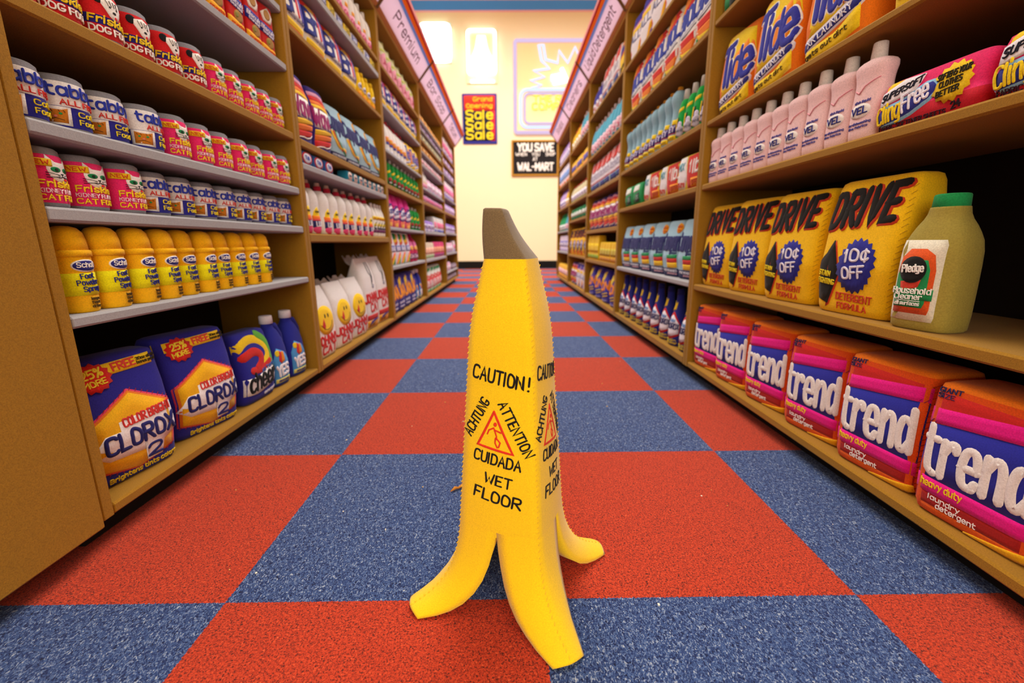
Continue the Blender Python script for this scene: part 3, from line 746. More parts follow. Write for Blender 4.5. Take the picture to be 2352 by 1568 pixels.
for tx, y in (('keeps', .145), ('feet', .10), ('drier', .055)): a.text(tx, (.1, y), (.5, y), .03, '5a4310', sw=.2)
kind('foot_spray', 'yellow foot spray can', 'spray can', [('body', body, None), ('collar', col_, None), ('cap', capm, None), ('label', a.m, None)], 2*R*1.1, 2*R*1.1, h)
# ---- big blue bleach powder pack
w, h, d = .195, .25, .10
s = Surf(pouch(w, h, d, 5, .22, .35, .02)); body = mk(s, '262490', 44)
a = Art(s, w/2, h); b = Art(s, w/2, h)
hexa = lambda q, dy=0: [(-.9*q, .14-.0+(1-q)*.1), (.0, .06+(1-q)*.12), (.86*q, .14+(1-q)*.1), (.92*q, .55-(1-q)*.1), (.05, .73-(1-q)*.26), (-.9*q, .52-(1-q)*.1)]
a.blob('d93a5a', hexa(1.0), 0); a.blob('e2701c', hexa(.94), 1); a.blob('f0b414', hexa(.87), 2)
Wt = 'efe9ea'
a.blob(Wt, [(-.30, .495), (.86, .53), (.9, .28), (.56, .22), (.5, .10), (.16, .10), (.2, .2), (-.6, .22), (-.9, .30), (-.6, .42), (-.3, .42)], 3, c=(.1, .34))
a.text('COLOR BRIGHT', (-.22, .445), (.84, .468), .065, 'd23a34', sw=.22, l=5); a.text('CLOROX', (-.62, .27), (.86, .29), .13, '23246a', sw=.24, l=5); a.text('2', (.2, .125), (.5, .125), .10, '23246a', sw=.24, l=5)
a.text('Brightens tints colors', (-.6, .03), (.9, .035), .035, 'd9b81c', sw=.24, l=1)
stitches(a, '8c1f3a', [(-.9, .52), (.05, .73), (.92, .55)]); stitches(a, '8c1f3a', [(-.9, .14), (0, .06), (.86, .14)])
b.band('f0c81a', [-.97, .97], [.855, .875], [.945, .965], 0); b.burst('d4241c', -.45, .865, .36, .115, 13, .84, 2); b.text('25%', (-.64, .865), (-.26, .88), .058, 'f2dc3a', sw=.24, l=4); b.text('MORE', (-.66, .80), (-.24, .815), .04, 'f2dc3a', sw=.24, l=4)
b.text('FREE', (-.04, .885), (.42, .895), .055, 'd84a38', sw=.26, l=2); b.text('30oz at 10', (.46, .92), (.9, .925), .022, '3a3010', sw=.2, l=2); b.text('bonus pack', (.46, .89), (.9, .895), .022, '3a3010', sw=.2, l=2)
kind('bleach_pack', 'dark blue yellow hexagon pack', 'pack', [('body', body, None), ('label', a.m, None), ('offer_strip', b.m, None)], w, d*1.2, h)
# ---- swirl pack
w, h, d = .165, .215, .10
s = Surf(pouch(w, h, d, 5, .2, .3, .03)); body = mk(s, '26258e', 40); a = Art(s, w/2, h)
a.line('f0cc1c', .028, [(-.95, .80), (-.5, .90), (.1, .90), (.55, .78), (.62, .62), (.3, .52)], 0, 2); a.line('c8261e', .026, [(-.8, .68), (-.2, .74), (.18, .66), (.1, .54), (-.2, .48)], 1, 2); a.line('5fae3c', .026, [(.3, .94), (.72, .82), (.86, .62), (.78, .48)], 1, 2); a.line('c8261e', .022, [(-.5, .47), (0, .45), (.6, .52)], 1, 2)
a.band('efebe6', [-.95, -.3, .3, .95], [.14, .12, .16, .24], [.38, .37, .43, .52], 1); a.text('cheer', (-.72, .17), (.82, .22), .24, '121214', sw=.2, l=3); a.text('All Temp', (-.02, .40), (.8, .46), .05, '3a62a8', sw=.2, l=3)
a.text('detergent', (.1, .06), (.85, .09), .035, 'd8d4e4', sw=.2, l=1)
kind('swirl_pack', 'blue swirl fronted pack', 'pack', [('body', body, None), ('label', a.m, None)], w, d*1.2, h)
# ---- blue handled jug
h = .23
rg = dens(soften([(0, .050, .036, 3.2), (.006, .056, .042, 3.2), (.09, .057, .044, 3.2), (.15, .050, .040, 3), (.195, .030, .030, 2.4), (.21, .019, .019, 2), (.228, .017, .017, 2)], 1))
s = Surf(rg); body = mk(s, '232a92', 32); hd = MB(); hd.tube([(.012, 0, .215), (.036, 0, .210), (.058, 0, .175), (.062, 0, .13), (.052, 0, .095)], [.012, .013, .013, .013, .012], '232a92', 10)
cp = cyl(.022, .021, .224, .252, 'e9e6ea', 20); a = Art(s, .056, h)
a.blob('4f9bd8', [(-.75, .05), (.75, .05), (.72, .38), (.3, .52), (-.4, .60), (-.75, .42)], 0); a.blob('d8281e', [(-.3, .40), (-.05, .34), (.0, .52), (-.22, .56)], 1); a.blob('f0941c', [(-.02, .36), (.28, .38), (.2, .52), (.02, .54)], 1); a.oval('f2d01c', -.38, .52, .18, .05, 1)
a.text('YES', (-.5, .16), (.6, .18), .15, 'f0eef2', sw=.3, l=3); a.rect('d8cf6a', -.7, .7, .06, .12, 1); a.text('detergent', (-.5, .075), (.5, .075), .03, '3a3a70', sw=.2, l=3)
kind('blue_jug', 'dark blue white capped jug', 'jug', [('body', body, None), ('handle', hd, None), ('cap', cp, None), ('label', a.m, None)], .13, .09, .252)
# ---- dog biscuit box
w, h, d = .078, .168, .06
s = Surf(pouch(w, h, d, 8, .04, 0, 0, .008)); body = mk(s, 'c81c1a', 32); a = Art(s, w/2, h)
a.blob('efe8dc', [(-.7, .8), (.3, .95), (.9, .8), (.6, .64), (-.4, .66)], 0); a.oval('b88a4a', .15, .80, .42, .10, 1); a.band('27308e', [-.95, .95], [.42, .34], [.62, .54], 1); a.text('Biscuit', (-.8, .50), (.85, .42), .07, 'e8e4f0', sw=.24, l=3); a.text('bones', (-.6, .42), (.7, .36), .05, 'e8e4f0', sw=.24, l=3)
a.oval('a87f3c', .2, .25, .5, .11, 1); a.oval('8f8a3a', .0, .27, .2, .05, 2); a.band('f0ae14', [-.95, .95], [.03, .03], [.2, .12], 1); a.text('crunchy', (-.7, .07), (.8, .05), .05, 'd84a1c', sw=.24, l=3)
kind('biscuit_box', 'red blue banded biscuit box', 'box', [('body', body, None), ('label', a.m, None)], w, d, h)
# ---- arch pack
def arch_pack(name, w, h, d):
    s = Surf(pouch(w, h, d, 4.5, .18, .3, .12, .02)); body = mk(s, [(.05, 'ede9e2'), (.72, 'efece6'), (1, 'd8261c')], 40); a = Art(s, w/2, h)
    a.blob('f2c41a', [(-.95, .42), (-.85, .74), (-.5, .90), (0, .95), (.5, .90), (.85, .74), (.95, .42), (.9, .3), (-.9, .3)], 0); a.blob('f1eee8', [(-.97, .30), (-.82, .66), (-.45, .80), (0, .85), (.45, .80), (.82, .66), (.97, .30)], 1)
    a.text('B', (-.85, .36), (-.22, .36), .44, '252f86', sw=.24, l=3); a.text('r', (-.14, .40), (.12, .40), .38, '252f86', sw=.24, l=3); a.text('i', (.32, .40), (.33, .40), .40, 'd8384a', sw=.24, l=3); a.text('l', (.62, .38), (.63, .38), .46, '5a4ab0', sw=.24, l=3)
    a.text('soap pads', (-.5, .29), (.7, .28), .05, '8f94b8', sw=.16, l=2); a.band('f0c61a', [-.97, .97], [.12, .09], [.25, .21], 1); a.band('d2281c', [-.97, .97], [.03, .02], [.13, .10], 2)
    kind(name, 'white yellow arched pack', 'pack', [('body', body, None), ('label', a.m, None)], w, d*1.2, h)
arch_pack('arch_pack', .178, .185, .10)
# ---- slim yellow bottle
R = .028; h = .15
s = Surf(dens(soften([(0, R*.9, R*.9, 2), (.006, R, R, 2), (.10, R, R, 2), (.12, R*.8, R*.8, 2), (.13, R*.75, R*.75, 2)]))); body = mk(s, [(.35, 'f0b61a'), (1, 'f4cb16')], 24); cp = cyl(R*.78, R*.7, .128, .15, 'f2c818', 20); a = Art(s, R*1.2, h)
a.oval('dcd8e4', 0, .42, .7, .11, 1); a.text('Wax', (-.45, .39), (.45, .39), .07, '5a62a8', sw=.24); a.rect('e8921c', -.8, .8, .08, .22, 1)
kind('yellow_bottle', 'slim yellow bottle with pale oval', 'bottle', [('body', body, None), ('cap', cp, None), ('label', a.m, None)], 2*R, 2*R, h)
# ---- striped wave pack
def wave_pack(name, w, h, d):
    s = Surf(pouch(w, h, d, 4, .2, .35, .18, .03)); body = mk(s, '3a2a86', 40); a = Art(s, w/2, h)
    for c, y0, y1 in (('e9a7c4', .86, .92), ('d32a2a', .79, .86), ('ee7a2c', .73, .79), ('f2c52a', .67, .73)): a.band(c, [-.93, 0, .93], [y0-.02, y0+.02, y0-.02], [y1-.02, y1+.02, y1-.02], 0)
    a.rect('f0ece8', -.97, .97, .36, .67, 0); a.text('Wave', (-.85, .40), (.9, .40), .26, '9a2068', sw=.24, l=2, slant=.1); a.text('low suds', (-.3, .375), (.85, .375), .03, '3a6a9a', sw=.2, l=2)
    for c, y0, y1, y2 in (('f2c52a', .28, .36, .36), ('ee7a2c', .19, .28, .24), ('d32a2a', .10, .19, .12)): a.band(c, [-.97, 0, .97], [y0-.05, y0, y0+.06], [y1-.04, y1, y1+.03], 0)
    a.line('f0ece8', .005, [(-.97, .03), (-.2, .10), (.4, .09), (.97, .2)], 1, 1)
    kind(name, 'purple lettered sunset striped pack', 'pack', [('body', body, None), ('label', a.m, None)], w, d*1.2, h)
wave_pack('sunset_pack', .172, .245, .10)
# ---- pale blue pack
w, h, d = .182, .255, .11
s = Surf(pouch(w, h, d, 5, .15, .3, .08, .025)); body = mk(s, [(.15, '262a5c'), (1, 'a3ccdc')], 40); a = Art(s, w/2, h)
a.text('Canyon', (-.92, .49), (.88, .49), .27, '2a2f6a', sw=.26, l=1); a.text('low suds', (.1, .455), (.8, .455), .035, '3a4a7a', sw=.2, l=1); a.text('detergent', (.1, .41), (.8, .41), .035, '3a4a7a', sw=.2, l=1)
for c, y0, y1 in (('1f9150', .335, .40), ('d03024', .26, .335), ('f0c41c', .17, .26)): a.band(c, [-.2, .3, .82], [y0-.01, y0-.012, y0], [y1-.01, y1-.012, y1], 1)
a.text('PRE MEASURED', (-.6, .09), (.8, .09), .035, 'd8d8e4', sw=.2, l=1); a.text('packets', (-.2, .045), (.8, .045), .03, 'd8a8b4', sw=.2, l=1)
b = Art(s, w/2, h); b.burst('f0a018', .62, .86, .26, .09, 11, .9, 1); b.text('NEW', (.46, .865), (.78, .865), .04, 'd8602a', sw=.22); b.text('size', (.5, .81), (.76, .81), .03, 'd8602a', sw=.22)
kind('pale_blue_pack', 'pale blue straight striped pack', 'pack', [('body', body, None), ('label', a.m, None), ('badge', b.m, None)], w, d*1.2, h)
s = Surf(pouch(w, .245, d, 5, .15, .3, .08, .025)); body = mk(s, [(.15, '262a5c'), (1, 'a9cfe0')], 40); a = Art(s, w/2, .245)
a.text('Canyon', (-.92, .58), (.9, .52), .27, '2a2f6a', sw=.26, l=1)
for c, dx in (('1f9150', .10), ('d03024', -.05), ('f0c41c', -.22)): a.line(c, .016, [(-.5+dx, .50), (-.35+dx, .38), (.1+dx, .26), (.75, .22-.02*(dx*10)-.03)], 1, 2)
a.text('PRE MEASURED', (-.7, .08), (.85, .08), .035, 'd8d8e4', sw=.2, l=1); b = Art(s, w/2, .245); b.oval('f0a818', .68, .86, .22, .09, 1)
kind('curve_pack', 'pale blue curved rainbow pack', 'pack', [('body', body, None), ('label', a.m, None), ('badge', b.m, None)], w, d*1.2, .245)
# ---- small boxes
def small_box(name, look, w, h, d, col, art, n=8):
    s = Surf(pouch(w, h, d, n, .03, 0, 0, min(.008, h*.12))); body = mk(s, col, 28); a = Art(s, w/2, h); a.t = .0009; art(a)
    kind(name, look, 'box', [('body', body, None), ('label', a.m, None)], w, d, h)
def f(a): a.oval('d02a34', 0, .5, .8, .47, 0); a.oval('dfe4f2', 0, .5, .62, .36, 1); a.text('Tub', (-.35, .4), (.35, .4), .26, '3a5ab8', sw=.26)
small_box('round_label_box', 'small blue red oval box', .094, .047, .06, '2c5a9c', f)
def f(a): a.oval('efe6dc', 0, .55, .72, .42, 0); a.oval('f0b69a', 0, .52, .5, .26, 1); a.text('Ivory', (-.45, .45), (.45, .45), .22, '4a6a8a', sw=.2); a.rect('e8b098', -.95, .95, .04, .13, 0)
small_box('teal_box', 'small teal soap box', .074, .045, .05, '1d7f9c', f)
def f(a): a.text('Dial', (-.6, .3), (.6, .3), .5, '8a7a18', sw=.2, l=0)
small_box('yellow_soap_box', 'small yellow soap box', .088, .046, .06, 'f0cf3c', f)
def f(a): a.rect('2c3a96', -.8, .8, .2, .8, 0); a.text('Zest', (-.6, .32), (.6, .32), .36, 'dfe4f4', sw=.24, l=2)
small_box('blue_soap_box', 'small white and blue soap box', .088, .046, .06, 'dcdce8', f)
# ---- bottles
def bottle(name, look, prof, col, art, cap=None, n=2.2, dk=1.0, seg=28, extra=None, bh=None):
    """prof: (z, half width[, colour break]); cap: list of (name, r0, r1, z0, z1, colour)"""
    rg = dens(soften([(z, w_, w_*dk if w_ > .02 else w_, n if w_ > .02 else 2) for z, w_ in prof], 1)); s = Surf(rg); body = mk(s, col, seg)
    W = max(p[1] for p in prof); H = prof[-1][0]; a = Art(s, W*(1.25 if n < 2.7 else 1), H); a.t = .0009; art(a)
    P = [('body', body, None)]
    top = H
    for c in cap or []: P.append((c[0], cyl(*c[1:6], 20), None)); top = max(top, c[4])
    P.append(('label', a.m, None))
    kind(name, look, 'bottle', P, 2*W, 2*W*dk, top)
def f(a):
    a.blob('f2cf1c', [(-.5, .34), (-.3, .50), (0, .60), (.3, .50), (.5, .34)], 0); a.band('ee7a1c', [-.5, .5], [.32, .32], [.40, .40], 1); a.band('dd4a4c', [-.5, .5], [.29, .29], [.33, .33], 2)
    a.rect('262a66', -.52, .52, .14, .30, 1); a.text('LUX', (-.2, .17), (.48, .18), .10, 'e6e4f0', sw=.26); a.blob('e0457a', [(-.5, .14), (.5, .2), (.5, .08), (.2, .02), (-.2, .02), (-.5, .07)], 2); a.text('new', (-.15, .48), (.2, .48), .04, '5a5a2a', sw=.24)
bottle('white_bottle', 'white red necked sunset bottle', [(0, .034), (.006, .042), (.05, .043), (.085, .038), (.11, .040), (.145, .039), (.165, .030), (.178, .018)], 'f0ede8', f, [('neck', .0175, .0155, .172, .198, 'b01c34'), ('cap', .012, .010, .196, .212, 'c9a898')])
def f(a):
    a.rect('f0cc1c', -.75, .75, .58, .70, 0); a.text('20 off', (-.5, .61), (.5, .61), .05, 'b8641c', sw=.24, l=2); a.blob('e8cf2a', [(-.6, .34), (.6, .40), (.55, .50), (-.55, .44)], 0); a.line('1c1c30', .004, [(-.5, .32), (-.1, .48), (.3, .5)], 2); a.rect('6a2a5c', -.75, .75, .14, .24, 0); a.rect('4a4a5a', -.6, .6, .25, .32, 0)
bottle('banded_bottle', 'white yellow banded bottle', [(0, .022), (.006, .026), (.10, .0265), (.13, .022), (.155, .012), (.165, .010)], 'f1eee6', f, [('cap', .010, .008, .160, .188, 'ddd2cc')], seg=24)
def f(a):
    a.blob('f0c81c', [(-.7, .50), (.7, .64), (.7, .72), (-.7, .58)], 0); a.blob('17171c', [(-.7, .08), (.7, .08), (.6, .40), (-.6, .34)], 0); a.text('PINE', (-.5, .22), (.5, .25), .10, 'c83a3a', sw=.28, l=2); a.rect('b8b4b4', -.5, .5, .12, .18, 1)
bottle('green_bottle', 'bright green black labelled bottle', [(0, .030), (.006, .036), (.07, .037), (.105, .030), (.13, .033), (.15, .022), (.16, .012)], '12963a', f, [('cap', .012, .009, .158, .182, 'e6e4de')], seg=24)
def f(a):
    a.blob('f0c81c', [(-.7, .62), (.5, .72), (.5, .80), (-.7, .72)], 0); a.blob('1a1a20', [(-.9, .08), (.2, .1), (.2, .55), (-.6, .50)], 0); a.line('f0c81c', .008, [(-.15, .14), (-.1, .52)], 2); a.oval('b9b4c4', .35, .2, .5, .14, 2); a.oval('d8d0ea', .35, .36, .24, .08, 1); a.text('PINE', (.0, .17), (.75, .19), .06, '6a6a7a', sw=.22, l=4)
bottle('pine_bottle', 'green white tipped bottle', [(0, .030), (.006, .036), (.07, .037), (.12, .029), (.15, .024), (.165, .015)], '14a040', f, [('cap', .016, .011, .162, .205, 'dcd9d2')], seg=24)
def f(a):
    a.rect('f0cc1c', .1, .62, .36, .45, 1); a.rect('3b2a78', -.85, .85, .20, .36, 0); a.text('JEY', (-.45, .23), (.5, .235), .10, 'd9d4e8', sw=.24, l=2); a.line('c23a5a', .004, [(-.85, .19), (.85, .19)], 1); a.rect('f0cc1c', -.8, .8, .07, .16, 0); a.text('fluid', (-.4, .09), (.5, .09), .04, '7a5a18', sw=.22, l=2)
bottle('bulb_bottle', 'pale blue bulb topped bottle', [(0, .033), (.006, .040), (.05, .041), (.10, .031), (.14, .026), (.165, .030), (.19, .036), (.215, .033), (.23, .018)], '94bccb', f, [('cap', .014, .012, .228, .247, 'd08a1e')], seg=28)
def f(a):
    a.blob('f0cf1c', [(-.3, .66), (.1, .70), (.15, .84), (-.1, .86), (-.35, .74)], 0); a.blob('c9241e', [(0, .66), (.86, .42), (.86, .22), (-.1, .12), (-.86, .26), (-.86, .42)], 0); a.blob('e9e7ee', [(0, .60), (.78, .41), (.78, .25), (-.1, .17), (-.78, .28), (-.78, .40)], 1)
    a.text('CLOROX', (-.66, .33), (.72, .33), .10, '23245a', sw=.24, l=3); a.text('tex', (-.2, .46), (.3, .46), .06, '4a8ac8', sw=.24, l=3); a.text('stain', (-.5, .09), (.6, .09), .045, 'd8bc1c', sw=.24, l=1); a.text('remover', (-.6, .04), (.7, .04), .04, 'd8bc1c', sw=.24, l=1)
bottle('navy_bottle', 'navy red diamond label bottle', [(0, .044), (.006, .051), (.06, .052), (.12, .042), (.17, .028), (.20, .018), (.24, .016)], '24297e', f, [('cap', .018, .016, .236, .262, '1d2060')], n=2.4, dk=.8, seg=28)
def f(a):
    a.oval('efe9e2', -.08, .37, .62, .095, 0); a.text('VEL', (-.55, .33), (.38, .34), .085, '2b2f80', sw=.22, l=3); a.text('dish liquid', (-.45, .47), (.45, .475), .03, '5a5aa8', sw=.2, l=1); a.text('for dishwashing', (-.72, .20), (.62, .21), .028, '5a5aa8', sw=.2, l=1); a.text('fine fabrics', (-.68, .15), (.5, .16), .028, '5a5aa8', sw=.2, l=1)
    a.line('e59aa4', .003, [(-.55, .64), (-.3, .60), (.0, .68), (.7, .74)], 1)
bottle('pink_bottle', 'pale pink dish soap bottle', [(0, .034), (.006, .039), (.06, .0395), (.11, .036), (.128, .037), (.15, .042), (.160, .034), (.164, .016)], 'f5d0d0', f, [('cap', .0155, .0135, .160, .198, 'e9e4da')], n=3, dk=.62, seg=36)
k = KINDS['pink_bottle']   # white disc behind the lettering is part of the label
def f(a): a.rect('f2a8c4', -.8, .8, .1, .34, 0); a.rect('f0a01c', -.4, .5, .36, .46, 0); a.text('Care', (-.5, .16), (.5, .16), .1, 'd84a7a', sw=.2, l=2)
bottle('milk_bottle', 'white pink labelled bottle', [(0, .032), (.006, .038), (.10, .039), (.14, .030), (.165, .013)], 'ece8e2', f, [('cap', .014, .012, .162, .20, 'efece8')], seg=22)
def f(a): a.blob('f0a6be', [(-.8, .1), (.8, .1), (.7, .5), (0, .62), (-.7, .5)], 0); a.rect('d8e27a', -.8, .8, .62, .7, 0); a.text('Joy', (-.4, .28), (.4, .28), .14, 'c84a6a', sw=.22, l=2)
bottle('lime_bottle', 'pale lime capped bottle', [(0, .045), (.006, .055), (.12, .056), (.17, .040), (.20, .016)], 'e6e6c0', f, [('cap', .016, .013, .197, .235, 'e2e89a')], seg=22)
def f(a): a.rect('e8742a', -.6, .6, .34, .52, 0); a.rect('3a4a9a', -.6, .6, .26, .34, 0); a.rect('d8dcf0', -.7, .7, .05, .10, 0); a.text('Pal', (-.4, .38), (.4, .38), .1, 'f2d05a', sw=.24, l=2)
bottle('label_bottle', 'white orange labelled bottle', [(0, .036), (.006, .044), (.10, .045), (.15, .036), (.175, .018)], 'efece8', f, [('cap', .018, .014, .172, .205, 'b02a3c')], seg=22)
def f(a): a.blob('f0c8d4', [(-.8, .06), (.8, .06), (.7, .5), (-.7, .44)], 0); a.rect('c86a80', -.6, .6, .18, .32, 1); a.text('Lux', (-.4, .2), (.4, .2), .09, 'f4e6ea', sw=.22, l=3); a.oval('1c7a8c', .3, .1, .3, .05, 1)
bottle('cyan_bottle', 'turquoise pink labelled bottle', [(0, .040), (.006, .047), (.10, .048), (.17, .034), (.21, .018)], '5aaec8', f, [('cap', .015, .012, .207, .25, 'dcc4c0')], seg=22)
def f(a): a.blob('e8e4ee', [(-.8, .06), (.8, .06), (.6, .45), (-.7, .4)], 0); a.text('Era', (-.5, .18), (.5, .2), .14, 'c8553a', sw=.24, l=2)
bottle('indigo_bottle', 'indigo white labelled bottle', [(0, .048), (.006, .056), (.12, .057), (.19, .036), (.22, .017)], '3d3a9e', f, [('cap', .018, .015, .217, .25, 'd6c8e0')], seg=22)
def f(a): a.blob('e070a8', [(-.8, .55), (.8, .6), (.7, .8), (-.6, .8)], 0); a.oval('f0b45a', 0, .55, .5, .09, 1); a.rect('6a1c58', -.85, .85, .12, .34, 0); a.text('Dew', (-.5, .17), (.5, .17), .12, 'e8c8dc', sw=.24, l=2)
bottle('magenta_bottle', 'magenta purple banded bottle', [(0, .055), (.006, .065), (.10, .066), (.16, .05), (.20, .02)], 'c8245a', f, [('cap', .02, .016, .197, .222, 'c81c6a')], seg=22)
def f(a): a.rect('e9e2ea', -.8, .8, .08, .5, 0); a.rect('7ab04a', -.8, .8, .03, .09, 0); a.text('Fab', (-.5, .22), (.5, .22), .14, '9a8ab0', sw=.22, l=2)
bottle('cream_bottle', 'cream bottle with red cap', [(0, .042), (.006, .050), (.10, .051), (.14, .030), (.165, .018)], 'd9cfa4', f, [('cap', .019, .015, .162, .185, 'd02a20')], seg=22)
def f(a): a.rect('e8e2f4', -.8, .8, .1, .5, 0); a.text('Soft', (-.5, .24), (.5, .24), .12, '5a48b0', sw=.22, l=2)
bottle('lilac_bottle', 'lilac bottle with pale label', [(0, .045), (.006, .055), (.13, .056), (.18, .036), (.205, .018)], 'c4a8e0', f, [('cap', .02, .016, .202, .232, '7a58c0')], seg=22)
def f(a): a.rect('f2efe0', -.8, .8, .1, .45, 0); a.text('Sun', (-.5, .2), (.5, .2), .13, 'd8a01c', sw=.22, l=2)
bottle('sun_bottle', 'yellow bottle with pale label', [(0, .045), (.006, .055), (.12, .056), (.17, .036), (.20, .018)], 'f0c22a', f, [('cap', .02, .016, .197, .23, 'd8402a')], seg=22)
def f(a): a.rect('e6e2e6', -.8, .8, .08, .42, 0); a.text('Fir', (-.4, .18), (.4, .18), .13, '1c6a3c', sw=.22, l=2)
bottle('fir_bottle', 'green tapering grey labelled bottle', [(0, .05), (.006, .06), (.10, .06), (.17, .03), (.20, .017)], '1f9a5c', f, [('cap', .018, .015, .197, .23, '2aa060')], seg=22)
# ---- grinning and lettered bags
def bag(name, look, w, h, d, art):
    a_, b_ = w/2, d/2
    s = Surf(dens(soften([(0, a_*.92, b_*.8, 5), (.006, a_*.98, b_*.95, 5), (h*.3, a_, b_*1.1, 5), (h*.7, a_*.97, b_*.9, 5), (h*.88, a_*.93, b_*.5, 4), (h*.97, a_*.92, b_*.16, 4), (h, a_*.88, b_*.08, 4)], 1)))
    body = mk(s, 'ebe8e4', 40); fl = MB()
    rows = []
    for j in range(6):
        t = j/5; z = h*.9+t*h*.12; y = b_*.25+t*b_*.7
        rows.append([(a_*.9*(2*i/12-1), y+.004*math.sin(i*1.9+j), z+.010*math.sin(i*1.3+.6)*(1 if j == 5 else .2)) for i in range(13)])
    back = [[(p[0], p[1]+.005, p[2]) for p in r] for r in rows]
    fl.grid(rows, 'cfc8c6'); fl.grid([r[::-1] for r in back], 'cfc8c6'); fl.grid([rows[-1], back[-1]], 'cfc8c6')  # white fold coloured grey, its shade put into the colour
    a = Art(s, w/2, h); b = Art(s, w/2, h); pn = art(a, b)
    kind(name, look, 'bag', [('body', body, None), ('top_fold', fl, None), ('label', a.m, None), (pn or 'badge', b.m, None)], w, d*1.15, h)
def f(a, b):
    b.oval('f6cc14', -.02, .53, .74, .205, 0, 28)
    for x in (-.05, .22): b.oval('141414', x, .59, .05, .03, 1, 10)
    b.line('3a2a10', .003, [(-.5, .48), (-.25, .41), (.1, .39), (.42, .44), (.5, .50)], 1, 2); b.blob('c8241c', [(-.42, .46), (-.2, .56), (-.12, .46), (-.24, .40)], 1)
    a.text('JOHNNY', (-.92, .20), (.92, .21), .11, 'cc1c1c', sw=.32, l=1); a.text('CAT', (-.5, .06), (.75, .07), .11, 'cc1c1c', sw=.32, l=1)
    return 'smiling_face'
bag('face_bag', 'white bag with grinning yellow face', .205, .30, .12, f)
def f(a, b):
    a.line('1c1c1e', .008, [(.1, .93), (.05, .80), (.3, .74), (.2, .62)], 1, 1); a.line('1c1c1e', .010, [(.35, .93), (.42, .78), (.3, .66)], 1, 1); a.line('2a2a6a', .006, [(.15, .6), (.3, .57), (.4, .62)], 1, 1)
    a.text('JOHNNY', (-.9, .38), (.92, .40), .11, 'cc1c1c', sw=.32, l=1); a.text('CAT', (-.35, .245), (.85, .26), .11, 'cc1c1c', sw=.32, l=1); a.rect('c4191a', -.97, .97, .13, .20, 0); a.rect('e09a1c', -.97, .97, .02, .12, 0); a.blob('2f2a86', [(-.5, .05), (.2, .10), (.9, .12), (.3, .13), (-.4, .11)], 1); a.text('litter', (-.6, .03), (.2, .035), .05, '7a4a10', sw=.2, l=2)
bag('letter_bag', 'tall white red banded bag', .205, .395, .12, f)
# ---- printed soft packs
def pack(name, look, w, h, d, col, art, n=5, bulge=.15, pinch=.3, sh=.05, cat='pack'):
    s = Surf(pouch(w, h, d, n, bulge, pinch, sh, .015)); body = mk(s, col, 40); a = Art(s, w/2, h); b = Art(s, w/2, h); pn = art(a, b)
    kind(name, look, cat, [('body', body, None), ('label', a.m, None), (pn or 'badge', b.m, None)], w, d*(1+bulge), h)
def f(a, b): a.blob('e8b418', [(-.5, .62), (-.1, .70), (.35, .9), (.1, .95), (-.35, .82)], 0); a.oval('f2cc2a', -.1, .8, .3, .09, 1); a.text('AJAX', (-.9, .36), (.92, .44), .28, 'f2981c', sw=.26, l=2); a.text('low suds', (-.5, .2), (.6, .22), .06, 'd8d4ec', sw=.26, l=1); a.rect('cfcadf', -.4, .8, .1, .14, 0)
pack('purple_pack', 'purple pack with orange letters', .172, .255, .10, '33288a', f)
def f(a, b): a.blob('e6239a', [(-.9, .62), (-.6, .9), (0, .97), (.7, .9), (.9, .6), (.2, .66)], 0); a.line('2f2f86', .014, [(-.9, .5), (-.3, .56), (.3, .66), (.9, .62)], 1, 1); a.blob('ece8ee', [(-.92, .38), (-.3, .52), (.4, .6), (.92, .54), (.92, .32), (0, .28), (-.9, .24)], 0); a.text('Gain', (-.6, .36), (.7, .42), .14, '2f2f86', sw=.22, l=2); a.line('2f2f86', .010, [(-.92, .3), (-.2, .22), (.5, .3)], 1, 1); a.blob('f07a5a', [(-.6, .04), (.7, .04), (.8, .2), (0, .26), (-.7, .18)], 0); a.blob('f2b43a', [(-.3, .03), (.5, .03), (.3, .14), (-.1, .14)], 1)
pack('pink_pack', 'magenta and white soft pack', .165, .225, .09, 'd6257c', f, 4, .2, .4, .1)
def f(a, b):
    for c, q in (('e8541c', 1), ('f0c41c', .8), ('148a3c', .55)): a.blob(c, [(-.95, .97), (-.95+1.25*q, .95), (-.95+1.1*q, .97-.30*q), (-.95, .97-.40*q)], {1: 0, .8: 1, .55: 2}[q]); a.blob(c, [(.95-1.6*q, .03), (.95, .03), (.95, .42*q), (.95-.8*q, .36*q)], {1: 0, .8: 1, .55: 2}[q])
    a.rect('2f2f8a', -.75, .9, .42, .60, 2); a.text('Bold', (-.5, .45), (.7, .45), .12, 'dedcf0', sw=.24, l=4)
pack('rainbow_arc_pack', 'white green arc pack', .142, .22, .08, 'ebe9ee', f)
